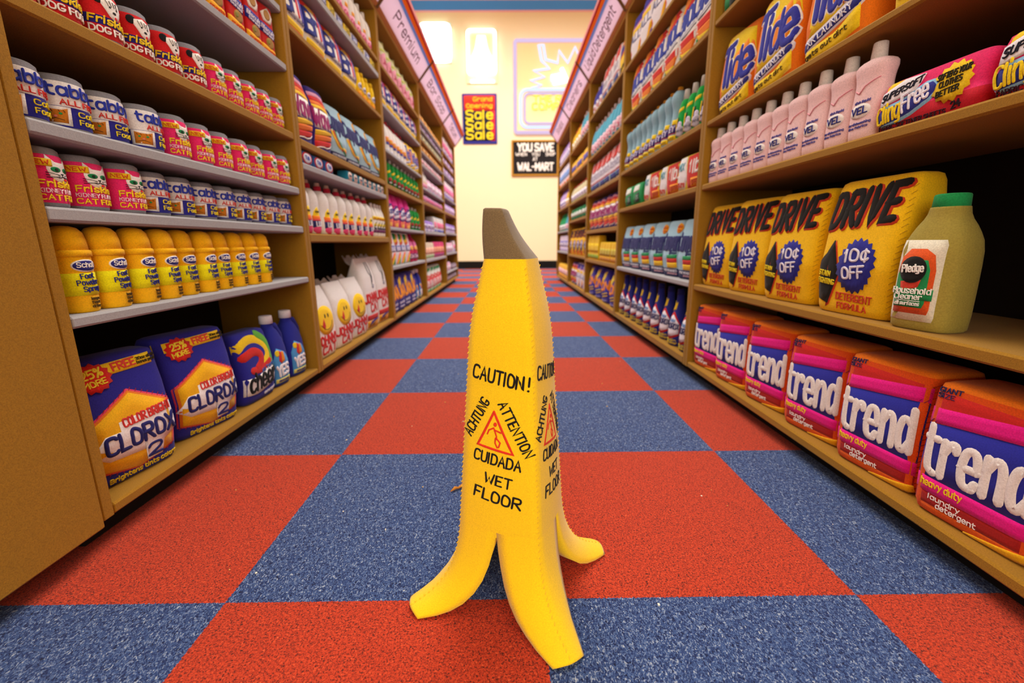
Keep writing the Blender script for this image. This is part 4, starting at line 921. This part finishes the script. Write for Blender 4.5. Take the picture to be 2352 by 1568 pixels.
def f(a, b):
    a.blob('d9281e', [(-.95, .97), (.4, .98), (.9, .86), (.3, .80), (-.4, .74), (-.95, .62)], 0); a.blob('ef8a1c', [(-.95, .97), (-.1, .98), (.1, .90), (-.5, .78), (-.95, .62)], 1); a.blob('f0cf2a', [(-.96, .9), (-.7, .88), (-.75, .7), (-.96, .58)], 2)
    a.text('BIOL', (-.86, .44), (.86, .54), .26, '2b3a9c', sw=.3, l=1, slant=.1); a.line('c4c6d2', .016, [(-.8, .37), (-.2, .41), (.6, .46)], 0, 1); a.line('2a2f6a', .004, [(-.5, .34), (.2, .36), (.8, .42)], 1, 1)
    a.blob('d8241c', [(-.9, .30), (.9, .33), (.88, .22), (-.85, .20)], 0); a.blob('ef801c', [(-.85, .20), (.88, .22), (.6, .10), (-.6, .10)], 0); a.blob('f0cf1c', [(-.95, .18), (-.6, .12), (.5, .10), (.3, .03), (-.4, .03)], 1); a.blob('1f8f4a', [(-.97, .12), (-.6, .09), (-.7, .02), (-.95, .02)], 2)
pack('rainbow_pack', 'white red based rainbow pack', .168, .25, .10, 'e9e6df', f)
def f(a, b): a.blob('3a33a8', [(-.9, .75), (.9, .8), (.8, .97), (-.8, .97)], 0); a.line('e07ab8', .008, [(-.9, .73), (.9, .78)], 1); a.blob('f0c81c', [(-.9, .52), (-.2, .62), (.9, .60), (.9, .72), (-.9, .70)], 0); a.text('ALL', (-.7, .4), (.8, .44), .16, '7a80a8', sw=.2, l=2); a.blob('f0b41c', [(.1, .06), (.5, .2), (.9, .4), (.92, .26), (.6, .1)], 0); a.blob('4a3aa8', [(.3, .03), (.9, .06), (.92, .24), (.62, .09)], 1); a.blob('d84a3a', [(-.9, .1), (-.6, .2), (-.7, .28), (-.95, .22)], 0)
pack('violet_top_pack', 'white violet topped pack', .18, .25, .10, 'e6e2ea', f)
def f(a, b): a.blob('d8352a', [(-.1, .62), (.95, .70), (.95, .97), (.2, .97)], 0); a.blob('ea8a8a', [(-.9, .72), (-.2, .66), (.0, .92), (-.8, .95)], 0); a.text('Dash', (-.8, .38), (.7, .4), .2, 'a9a2b4', sw=.22, l=1); a.band('c8485a', [-.95, .95], [.24, .27], [.27, .30], 1); a.band('2f3a86', [-.95, .95], [.06, .08], [.2, .24], 0); a.blob('5ab89a', [(-.9, .1), (-.5, .14), (-.6, .22), (-.92, .2)], 1)
pack('red_corner_pack', 'white red cornered pack', .17, .245, .10, 'e8e4ea', f)
def f(a, b): a.blob('f2d84a', [(-.8, .62), (-.4, .9), (.3, .95), (.1, .76), (-.4, .6)], 1); a.text('ION', (-.88, .34), (.9, .44), .24, 'ee8f1c', sw=.3, l=2, slant=.2); a.line('e2c22a', .008, [(-.5, .24), (.8, .32)], 1); a.line('e2c22a', .008, [(-.4, .17), (.8, .24)], 1); a.line('8a86c8', .010, [(-.9, .10), (-.3, .04), (.6, .08)], 1, 1)
pack('indigo_pack', 'indigo pack with orange letters', .20, .262, .10, '3a35a2', f, 4, .2, .35, .15)
def f(a, b): a.text('Dreft', (-.8, .5), (.8, .52), .16, 'd83a34', sw=.3, l=1); a.blob('d82a34', [(-.9, .14), (.9, .2), (.9, .58), (-.8, .54)], 0); a.text('LUX', (-.6, .24), (.6, .28), .2, 'f2dada', sw=.24, l=2); a.blob('2a9a5a', [(-.9, .03), (.9, .03), (.7, .14), (-.3, .12)], 0); a.blob('2a9a5a', [(-.8, .8), (.3, .84), (.8, .95), (-.6, .95)], 0)
pack('melon_pack', 'white red panelled pack', .175, .235, .09, 'e4efe4', f, 4, .2, .3, .1)
def f(a, b):
    a.blob('f5d21a', [(-.95, .90), (-.6, .97), (.1, .97), (.75, .90), (.92, .62), (.7, .34), (.2, .24), (-.95, .2)], 0); a.blob('ee8a14', [(-.1, .70), (.5, .80), (.75, .55), (.5, .34), (-.2, .4)], 1)
    L = 'efece4'; B = '2b2f9a'
    a.text('T', (-.84, .36), (-.2, .40), .46, B, sw=.2, l=3, slant=.1, out=L, ow=.03); a.text('i', (-.30, .36), (-.29, .36), .36, B, sw=.24, l=3, out=L, ow=.03); a.text('d', (-.10, .36), (.26, .38),   .36, B, sw=.19, l=3, slant=.1, out=L, ow=.03); a.text('e', (.38, .37), (.84, .39), .38, B, sw=.24, l=3, out=L, ow=.03)
    a.line('e2e0ea', .030, [(-.85, .17), (.75, .31)], 1); a.line('2b2f86', .020, [(-.84, .165), (.73, .303)], 2); a.text('XK LAUNDRY', (-.72, .155), (.62, .275), .05, 'e2e0ea', sw=.2, l=4); a.band('f3d01a', [-.95, .2, .8], [.02, .03, .10], [.12, .16, .28], 1); a.text('gets out dirt', (-.8, .05), (.5, .13), .04, '4a3a0c', sw=.2, l=3)
pack('orange_pack', 'orange yellow cloud pack', .20, .255, .12, 'ee7a10', f, 6, .12, .25, .03)
def f(a, b): a.text('clothes wet carpet', (-.8, .12), (.8, .2), .07, '3a300c', sw=.2, l=1); a.blob('ee8a14', [(-.9, .4), (.9, .5), (.9, .9), (-.8, .9)], 0); a.text('Rinse', (-.7, .5), (.7, .58), .2, '2b2f9a', sw=.24, l=2)
pack('yellow_pack', 'yellow pack with black writing', .17, .235, .11, 'f2cb1a', f, 6)
def f(a, b):
    K_ = '15130f'; Rd = 'c23a18'
    for dx, dy, c, l, sw in ((.028, -.006, Rd, 1, .30), (0, 0, K_, 2, .26)):
        a.text('DRIVE', (-.86+dx, .66+dy), (.72+dx, .70+dy), .235, c, sw=sw, l=l, slant=.18, gap=3.2)
    a.blob(Rd, [(-.52, .56), (-.28, .34), (-.24, .29), (-.52, .06), (-.62, .04), (-.58, .16), (-.7, .32)], 0); a.blob(K_, [(-.56, .56), (-.32, .36), (-.28, .30), (-.55, .07), (-.84, .10), (-.88, .20), (-.84, .30), (-.9, .40), (-.72, .46)], 1)
    a.text('STAIN', (-.86, .295), (-.5, .285), .036, 'e6cf1e', sw=.24, l=3); a.text('FIGHTING', (-.88, .235), (-.38, .22), .036, 'e6cf1e', sw=.24, l=3)
    b.blob('24268a', [(.14+(.50 if a_ < 300 else .46)*(1 if k % 2 == 0 else .87)*math.cos(math.radians(a_)), .37+.205*(1 if k % 2 == 0 else .87)*math.sin(math.radians(a_))) for k, a_ in enumerate(range(0, 360, 9))], 1)
    b.text('10\u00a2', (-.16, .40), (.44, .42), .085, 'dddbe6', sw=.22, l=3); b.text('OFF', (-.14, .275), (.40, .295), .08, 'dddbe6', sw=.22, l=3)
    a.text('DETERGENT', (-.30, .115), (.62, .105), .05, 'c8461c', sw=.2, l=1); a.text('FORMULA', (-.26, .045), (.5, .04), .045, 'c8461c', sw=.2, l=1)
    stitches(a, 'c99a10', [(.93, .04), (.95, .5), (.92, .93)])
pack('black_lettered_pack', 'yellow black lettered pack', .198, .293, .11, 'f9c80e', f, 6, .16, .38, .02)
def f(a, b):
    for c, y in (('c8241c', (.72, .80, .93, .90)), ('e8148c', (.69, .77, .80, .885)), ('24289a', (.28, .27, .68, .79)), ('e8148c', (.17, .165, .285, .275)), ('a81a16', (.07, .08, .175, .17)), ('dd5a10', (.0, .02, .075, .085))):
        a.band(c, [-.96, .0, .955], [y[0], (y[0]+y[1])/2, y[1]], [y[2], (y[2]+y[3])/2, y[3]], 0 if c != 'e8148c' else 1)
    a.band('f0b414', [.0, .5, .955], [.01, .01, .01], [.02, .05, .085], 2)
    a.text('trend', (-.86, .325), (.80, .345), .34, 'ece7e2', sw=.175, l=2, gap=2.6)
    a.text('heavy duty', (-.84, .215), (-.1, .215), .048, 'f2d01c', sw=.2, l=2); a.text('laundry', (-.66, .125), (-.1, .125), .036, 'efe9e6', sw=.2, l=1); a.text('detergent', (-.5, .078), (.18, .08), .036, 'efe9e6', sw=.2, l=1)
    a.text('GIANT', (-.9, .925), (-.5, .935), .03, '2a2a5a', sw=.2, l=1); a.text('SIZE', (-.9, .885), (-.6, .89), .03, '2a2a5a', sw=.2, l=1)
    stitches(a, '7a0f4a', [(-.95, .70), (.95, .78)], .009); stitches(a, '8a3206', [(.965, .04), (.965, .5), (.965, .93)], .011)
pack('striped_box', 'orange magenta blue striped box', .182, .242, .125, [(.96, 'e0520c'), (1, 'ef7a10')], f, 9, .05, .05, .01, 'box')
def f(a, b):
    a.rect('1f9150', -.95, .95, .05, .95, 0); a.blob('e6ece2', [(-.8, .6), (.5, .66), (.4, .92), (-.7, .9)], 1); a.blob('1c2a24', [(-.3, .12), (.6, .14), (.6, .56), (-.2, .5)], 1); a.text('OK', (-.05, .25), (.45, .27), .18, '8aa89a', sw=.2, l=3)
pack('green_box', 'green and white small box', .15, .12, .09, '2a9a58', f, 8, .08, .1, .02, 'box')
def f(a, b):
    a.blob('e9e6e6', [(-.97, .04), (-.3, .04), (-.1, .3), (-.3, .96), (-.97, .96)], 0); a.text('MIX', (-.85, .6), (-.4, .6), .2, '6aaab8', sw=.2, l=2); a.text('pure', (-.85, .15), (-.3, .12), .14, 'c84a3a', sw=.24, l=2); a.blob('d22a22', [(-.05, .05), (.95, .03), (.95, .97), (-.2, .95)], 0); a.text('lb.', (.32, .46), (.9, .48), .34, 'efe6e2', sw=.24, l=2); a.rect('e8921c', .2, .9, .08, .32, 1); a.text('OFFER', (.26, .13), (.85, .14), .13, 'b8401c', sw=.24, l=3)
    a.text('1', (.05, .5), (.15, .5), .3, 'efe6e2', sw=.2, l=2)
pack('pound_box', 'red and white box marked lb.', .225, .142, .11, 'e6cf3a', f, 8, .06, .08, .02, 'box')
def f(a, b):
    a.blob('f2cf1c', [(-.93, .58), (-.5, .68), (-.5, .96), (-.93, .96)], 0); a.blob('ece8ee', [(-.93, .52), (-.2, .66), (-.1, .93), (-.5, .95), (-.93, .80)], 1); a.text('SUPERSOFT', (-.88, .62), (-.12, .78), .13, '1c1a2a', sw=.2, l=3, slant=.2)
    a.line('8ec2e6', .040, [(-.86, .30), (-.4, .36), (.04, .56)], 1, 1); a.line('2a2f8e', .032, [(-.86, .30), (-.4, .36), (.04, .56)], 2, 1)
    a.text('Cling', (-.92, .17), (-.44, .25), .32, 'f2d21c', sw=.15, l=4, slant=.1); a.text('Free', (-.38, .30), (.08, .46), .33, 'ece8f2', sw=.16, l=4, slant=.1)
    b.burst('f0cc1c', .45, .58, .34, .36, 14, .84, 1); b.text('SOFTENS YOUR', (.2, .66), (.72, .70), .10, '2a240c', sw=.2, l=3); b.text('CLOTHES', (.26, .52), (.62, .55), .10, '2a240c', sw=.2, l=3); b.text('BETTER', (.24, .36), (.6, .40), .10, '2a240c', sw=.2, l=3)
    a.text('24', (.5, .10), (.64, .12), .12, '2a0c1c', sw=.22, l=1); a.text('FABRIC SOFTENER SHEETS', (-.9, .05), (.4, .06), .08, '3a0c22', sw=.2, l=1)
pack('softener_box', 'long pink fabric softener box', .205, .092, .09, [(.35, 'cc1a30'), (1, 'e82a6c')], f, 9, .06, .08, .01, 'box')
# ---- olive cleaner bottle
w = .048; h = .205
s = Surf(dens(soften([(0, w*.92, .032, 3.6), (.006, w, .038, 3.6), (.10, w, .038, 3.6), (.145, w*.98, .037, 3.4), (.170, w*.80, .031, 3), (.190, w*.56, .025, 2.4), (.205, w*.52, .023, 2.2)], 1)))
body = mk(s, 'a39440', 40); cp = cyl(.0245, .0235, .200, .226, '1f9a52', 24, .95); a = Art(s, w, h); b = Art(s, w, h)
a.blob('e2dcc6', [(-.82, .08), (.62, .08), (.66, .12), (.66, .70), (.60, .74), (-.78, .74), (-.84, .68)], 0, c=(-.1, .4))
a.blob('d9541c', [(-.70, .14), (.46, .14), (.50, .18), (.50, .50), (.40, .62), (.1, .67), (-.4, .67), (-.66, .60), (-.74, .48)], 1, c=(-.1, .4)); a.blob('1c8c4c', [(-.70, .19), (.28, .19), (.34, .23), (.34, .50), (.22, .58), (-.5, .58), (-.72, .46)], 2, c=(-.15, .4))
a.blob('c83a24', [(-.55, .40), (.12, .42), (.05, .36), (-.5, .31)], 3); a.oval('131311', -.2, .50, .44, .11, 4); a.text('Pledge', (-.54, .478), (.16, .488), .058, 'efece4', sw=.2, l=6)
a.rect('1c8c4c', -.76, .54, .255, .345, 3); a.text('Household', (-.76, .302), (.50, .307), .046, 'efece4', sw=.18, l=5); a.text('Cleaner', (-.68, .255), (.26, .259), .040, 'efece4', sw=.18, l=5); a.line('efece4', .0014, [(-.62, .243), (.2, .243)], 4); a.text('all surfaces', (-.62, .205), (.22, .208), .028, 'efece4', sw=.17, l=5)
kind('cleaner_bottle', 'olive green bottle with green cap', 'bottle', [('body', body, None), ('cap', cp, None), ('label', a.m, None)], 2*w, .078, .226)
# ---- far, small packs
def far(name, look, w, h, d, col, c2, c3, n=7, tx=None, cat='box'):
    def f(a, b):
        a.band(c2, [-.9, .9], [.3, .32], [.68, .66], 0)
        if c3: a.band(c3, [-.95, .95], [.06, .06], [.22, .2], 0)
        if tx: a.text(tx, (-.7, .4), (.7, .4), .2, 'efeaf2' if lin(c2)[1] < .3 else '6a4a8a', sw=.24, l=2)
    pack(name, look, w, h, d, col, f, n, .06, .1, .03, cat)
far('orange_soap', 'orange bar soap box', .13, .075, .08, 'eaa24a', 'f0c078', None, 8)
far('lilac_soap', 'lilac bar soap box', .15, .06, .08, 'cbb2e2', 'b89ad8', None, 8)
far('teal_soap', 'pale teal bar soap box', .14, .075, .08, 'b9c6c4', 'dcd9a8', None, 8)
far('rose_soap', 'rose bar soap box', .15, .075, .08, 'dcc6cc', 'e8aab4', None, 8)
far('powder_box', 'pink and lilac powder box', .16, .07, .09, 'd4a8d0', 'e06aa0', None, 8)
far('violet_box', 'violet and white box', .18, .10, .09, '9a7ad0', 'e6e0f0', 'e6e0f0', 8, 'Dove')
far('white_carton', 'white carton with pink spots', .16, .16, .10, 'dfe0dc', 'e86a94', '4a5ac8', 8)
far('cream_carton', 'cream carton with green foot', .16, .14, .09, 'e2d3b8', 'f0b69a', '8ab47a', 8)
far('pink_carton', 'pink carton with purple band', .14, .16, .09, 'e0407c', 'e8a07a', '7a2a6a', 6)
far('grey_jar', 'small grey patterned jar', .10, .07, .08, '8a7a88', 'a898a8', None, 3, cat='jar')
far('pale_pack', 'pale pink white soft pack', .20, .20, .10, 'eadfe8', 'ee7ab0', '8a7ad0', 4, cat='pack')
far('lavender_pack', 'wide lavender soft pack', .24, .10, .10, 'c3a6e4', 'd8c6ee', None, 5, cat='pack')
far('rose_pack', 'rounded rose white pack', .22, .11, .10, 'e6b8d0', 'eadcea', 'a8a0c0', 4, cat='pack')
far('gold_box', 'gold box with lilac stripe', .19, .16, .10, 'f0bc34', 'e8c0d0', 'e0a02c', 8)
far('tall_gold_box', 'tall yellow box with green ends', .09, .205, .07, 'eec41a', 'f0cc22', '8aa82a', 8)
far('low_gold_box', 'yellow box with green writing', .098, .148, .07, 'f0c21a', 'c8b43a', 'c8841c', 8)
far('stripe_box', 'long yellow box with violet stripe', .36, .15, .10, 'f0bc2a', '4a46a8', 'e89a4a', 8)
far('mint_tin', 'green and white tin', .13, .12, .10, '2a8a54', 'dfe6dc', '1c5a40', 3, cat='tin')
far('snow_pack', 'lilac white tall pack', .22, .21, .10, 'e6def2', '6a62b8', 'b8aae0', 5, 'Snow', cat='pack')
far('sky_pack', 'white blue cornered pack', .20, .23, .10, 'e4e2f4', '7aa0e0', 'e88a4a', 5, cat='pack')
# ------------------------------------------------------------------ stocking the shelves
ORD = 'first second third fourth fifth sixth seventh eighth ninth tenth eleventh twelfth thirteenth fourteenth'.split()
USED = {}
def copy_thing(kname):
    K = KINDS[kname]
    if 'proto' not in K:
        r = empty(kname); objs = []
        for p in K['parts']:
            if p is None: objs.append(None); continue
            o = bpy.data.objects.new(p[0], p[1]); COLL.objects.link(o); o.parent = r; objs.append(o)
        K['proto'] = r; return r
    src = K['proto']; r = src.copy(); COLL.objects.link(r)
    for ch in src.children:
        c = ch.copy(); COLL.objects.link(c); c.parent = r
    return r
def span(y0, y1, n): return [y0+(y1-y0)*k/max(1, n-1) for k in range(n)]
def stock(side, b, z, kname, ys, back=.018, turn=0, sc=1, jit=2.0, sy=None):
    K = KINDS[kname]; X = -XL if side < 0 else XR
    S_ = (LS if side < 0 else RS)[b]; bayname = (LN if side < 0 else RN)[b]
    lv = [.078 if not (side > 0 and b == 0) else .068]+[s[0] for s in S_]; i = min(range(len(lv)), key=lambda k: abs(lv[k]-z)); z = lv[i]
    shelf = 'bottom shelf' if i == 0 else ('top shelf' if i == len(lv)-1 else ORD[i]+' shelf up')
    B = (LB if side < 0 else RB)[b]
    for k, y in enumerate(ys):
        y = y+rnd.uniform(-.002, .002)
        o = copy_thing(kname); tilt = math.radians(rnd.uniform(-jit, jit)+turn)
        o.rotation_euler = (0, 0, (math.pi/2 if side < 0 else -math.pi/2)+tilt)
        f = sc*(1+rnd.uniform(-.008, .008)); o.scale = (f, f, f)
        o.location = (side*(X+back+rnd.uniform(0, .004)+K['d']*f/2+abs(math.sin(tilt))*K['w']*.4), y, z+.0004)
        key = (bayname, shelf, K['look']); n = USED.get(key, 0); USED[key] = n+1
        lb = f"{K['look']}, {ORD[n]} from near end, {shelf}, {bayname}" if len(ys) > 1 or n else f"{K['look']} on the {shelf}, {bayname}"
        tag(o, lb, K['cat'], f"{K['look']}s on the {shelf} of the {bayname}"[:90])
L, R_S = -1, 1
# left, nearest bay
stock(L, 0, .931, 'red_can', [.815+.083*k for k in range(6)], .010, -12); stock(L, 0, .931, 'pink_can', [1.314+.0805*k for k in range(5)], .010, -10, .98)
stock(L, 0, .748, 'white_can', [.795, .88, .965, 1.048], .012, -20, jit=12); stock(L, 0, .748, 'pink_can', [1.136+.0828*k for k in range(7)], .012, -8, jit=4)
stock(L, 0, .614, 'pink_can', [.797, .882, .966], .012, -6, jit=9); stock(L, 0, .614, 'white_can', [1.05+.0832*k for k in range(8)], .012, -22, jit=3)
stock(L, 0, .432, 'foot_spray', [.815+.0695*k for k in range(10)], .004, -14, jit=7)
stock(L, 0, .078, 'bleach_pack', [.875, 1.11], .012, -11, 1.03); stock(L, 0, .078, 'swirl_pack', [1.33], .012, -4); stock(L, 0, .078, 'blue_jug', [1.472, 1.60], .02, -6, .95)
stock(L, 0, 1.146, 'biscuit_box', [1.25, 1.34, 1.43, 1.52, 1.61], .01, -8, .86)
# left, second bay
stock(L, 1, 1.60, 'milk_bottle', span(1.80, 2.80, 12), .015); stock(L, 1, 1.519, 'yellow_soap_box', [1.80+.2*k for k in range(6)], .012); stock(L, 1, 1.519, 'blue_soap_box', [1.90+.2*k for k in range(5)], .012)
stock(L, 1, 1.295, 'arch_pack', [1.83, 2.03, 2.23, 2.43], .012, -4); stock(L, 1, 1.295, 'yellow_bottle', [2.57, 2.65, 2.73, 2.81], .02)
stock(L, 1, .925, 'sunset_pack', [1.83, 2.02], .012, -4); stock(L, 1, .925, 'curve_pack', [2.21, 2.396, 2.582, 2.765], .012, -4, .96)
stock(L, 1, .843, 'round_label_box', [1.79, 1.895, 2.0], .008); stock(L, 1, .843, 'teal_box', span(2.25, 2.81, 8), .008, jit=1)
stock(L, 1, .59, 'white_bottle', span(1.775, 2.575, 9), .012, -6, jit=5); stock(L, 1, .59, 'banded_bottle', span(2.66, 2.83, 4), .012, -4)
stock(L, 1, .078, 'face_bag', [1.86, 2.085, 2.305], .012, -5, jit=3); stock(L, 1, .078, 'letter_bag', [2.525, 2.75], .012, -4)
# left, under Premium
stock(L, 2, 1.60, 'lime_bottle', span(2.99, 3.98, 8), .02); stock(L, 2, 1.377, 'arch_pack', [3.01+.189*k for k in range(6)], .012, -3)
stock(L, 2, 1.125, 'label_bottle', span(2.97, 3.56, 7), .015); stock(L, 2, 1.125, 'orange_pack', [3.68, 3.83, 3.975], .012, -3, .7)
stock(L, 2, .916, 'green_bottle', span(2.97, 4.0, 10), .015, -4); stock(L, 2, .656, 'pink_pack', [3.02, 3.20, 3.38, 3.56], .012, -4); stock(L, 2, .656, 'green_bottle', [3.72, 3.84, 3.97], .015, -4)
stock(L, 2, .405, 'rainbow_arc_pack', [3.0, 3.15, 3.30, 3.46], .012, -4); stock(L, 2, .405, 'magenta_bottle', [3.63, 3.78], .012)
stock(L, 2, .078, 'purple_pack', [3.01, 3.20, 3.40, 3.60], .012, -4); stock(L, 2, .078, 'blue_jug', [3.78, 3.93], .02)
# left, under Bar Soap
for z, kn, n, a_, b_ in ((1.60, 'orange_soap', 8, 4.21, 5.36), (1.53, 'lilac_soap', 7, 4.22, 5.35), (1.44, 'teal_soap', 8, 4.21, 5.36), (1.345, 'orange_soap', 8, 4.21, 5.36), (1.23, 'rose_soap', 7, 4.22, 5.35)):
    stock(L, 3, z, kn, span(a_, b_, n), .012, jit=1, sc=.9 if kn in ('teal_soap', 'rose_soap', 'orange_soap') and z < 1.5 else .84)
stock(L, 3, 1.04, 'milk_bottle', [4.20, 4.30, 4.40], .015, sc=.85); stock(L, 3, 1.04, 'rose_pack', [4.58, 4.83, 5.08, 5.32], .012, sc=1.0)
stock(L, 3, .917, 'powder_box', span(4.22, 5.34, 7), .012); stock(L, 3, .66, 'violet_box', [4.24, 4.44, 4.64], .012); stock(L, 3, .66, 'white_carton', [4.84, 5.01, 5.18, 5.345], .012)
stock(L, 3, .405, 'cream_carton', [4.22, 4.40, 4.58], .012, sc=1.1); stock(L, 3, .405, 'pink_carton', [4.77, 4.92, 5.06, 5.20, 5.34], .012, sc=1.0)
stock(L, 3, .078, 'melon_pack', [4.22, 4.42, 4.62, 4.82, 5.02], .012, -3, 1.05)
# left, farthest
for z, kn, n, s_ in ((1.60, 'pale_pack', 5, 1), (1.48, 'lavender_pack', 4, .9), (1.36, 'lavender_pack', 4, .9), (1.10, 'pale_pack', 5, 1), (.92, 'lavender_pack', 4, 1.1), (.68, 'violet_box', 5, 1.1), (.43, 'rose_pack', 3, 1.15), (.20, 'rose_pack', 2, 1)):
    stock(L, 4, z, kn, span(5.63, 6.5, n) if n > 3 else [5.64+.26*k for k in range(n)], .012, sc=s_)
stock(L, 4, .43, 'pale_pack', [6.48], .012, sc=.75); stock(L, 4, .20, 'grey_jar', [6.2, 6.32, 6.44, 6.56], .012); stock(L, 4, .078, 'grey_jar', span(5.56, 6.56, 9), .012)
# right, nearest bay
stock(R_S, 0, .068, 'striped_box', [.655, .858, 1.06, 1.27, 1.472, 1.662], .010, 7, 1.0, 2)
stock(R_S, 0, .386, 'black_lettered_pack', [.99, 1.23, 1.448, 1.655], .012, 6, 1.0, 2); stock(R_S, 0, .386, 'cleaner_bottle', [.82], .006, 10, 1.08)
stock(R_S, 0, .76, 'pink_bottle', [1.02+.078*k for k in range(10)], .010, 6, .95, 3); stock(R_S, 0, .76, 'softener_box', [.873, .655], .012, 4, 1, 1)
stock(R_S, 0, .98, 'orange_pack', [1.165, 1.405, 1.64], .012, 5); stock(R_S, 0, .98, 'yellow_pack', [.92], .02, 4)
stock(R_S, 0, 1.308, 'green_box', [1.68], .015)
# right, second bay
stock(R_S, 1, 1.60, 'violet_top_pack', [1.93, 2.13, 2.33, 2.53, 2.73, 2.93], .012, 4); stock(R_S, 1, 1.306, 'rainbow_pack', [1.915, 2.095, 2.28, 2.47, 2.665, 2.86], .012, 4, 1.03)
stock(R_S, 1, .99, 'pine_bottle', [1.86, 1.94, 2.025, 2.11], .012, 4); stock(R_S, 1, .99, 'bulb_bottle', span(2.21, 2.98, 9), .012, 4)
stock(R_S, 1, .762, 'pound_box', [1.955, 2.20, 2.45], .012, 4); stock(R_S, 1, .762, 'green_box', [2.70, 2.88], .012, 4)
stock(R_S, 1, .39, 'pale_blue_pack', [1.935, 2.13, 2.33, 2.535, 2.735, 2.935], .012, 5)
stock(R_S, 1, .078, 'navy_bottle', span(1.89, 2.96, 9), .012, 5, 1.0, 3)
# right, Liquid Detergent
stock(R_S, 2, 1.617, 'yellow_pack', [3.19], .012); stock(R_S, 2, 1.617, 'red_corner_pack', [3.38, 3.57, 3.76], .012, sc=.96); stock(R_S, 2, 1.617, 'indigo_bottle', [3.92, 4.05, 4.18], .015, sc=.92)
stock(R_S, 2, 1.283, 'cyan_bottle', span(3.17, 4.19, 10), .012); stock(R_S, 2, .98, 'red_corner_pack', [3.20, 3.39, 3.58, 3.77, 3.96, 4.15], .012, 4)
stock(R_S, 2, .656, 'sunset_pack', [3.20, 3.39, 3.58, 3.77, 3.96, 4.15], .012, 4, 1.03); stock(R_S, 2, .402, 'low_gold_box', span(3.16, 3.66, 6), .012, jit=1); stock(R_S, 2, .402, 'tall_gold_box', span(3.80, 4.18, 5), .012, jit=1)
stock(R_S, 2, .078, 'indigo_pack', [3.24, 3.52, 3.80, 4.08], .012, 4)
# right, Cleaners
stock(R_S, 3, 1.556, 'cyan_bottle', span(4.40, 4.86, 5), .012); stock(R_S, 3, 1.556, 'sun_bottle', span(5.0, 5.44, 4), .012)
stock(R_S, 3, 1.282, 'stripe_box', [4.53, 4.92, 5.31], .012, jit=.5); stock(R_S, 3, .995, 'cream_bottle', span(4.41, 5.42, 8), .012); stock(R_S, 3, .797, 'mint_tin', span(4.43, 5.40, 6), .012)
stock(R_S, 3, .414, 'black_lettered_pack', [4.44, 4.69, 4.94, 5.19, 5.41], .012, 3, .98); stock(R_S, 3, .078, 'violet_top_pack', [4.44, 4.66, 4.88], .012, 3, 1.02); stock(R_S, 3, .078, 'sunset_pack', [5.10, 5.31], .012, 3)
# right, farthest
stock(R_S, 4, 1.57, 'lilac_bottle', span(5.66, 6.68, 8), .012); stock(R_S, 4, 1.29, 'sky_pack', [5.70, 5.93, 6.16, 6.39, 6.62], .012); stock(R_S, 4, 1.0, 'sun_bottle', [5.66, 5.80, 5.94], .012); stock(R_S, 4, 1.0, 'lilac_bottle', [6.1, 6.25, 6.4, 6.55], .012)
stock(R_S, 4, .70, 'cyan_bottle', [5.68, 5.82, 5.96], .012, sc=.85); stock(R_S, 4, .70, 'fir_bottle', [6.12, 6.28, 6.44, 6.60], .012); stock(R_S, 4, .43, 'snow_pack', [5.72, 5.97, 6.22, 6.47], .012); stock(R_S, 4, .078, 'gold_box', [5.68, 5.90, 6.12, 6.34, 6.56], .012, sc=1.1)
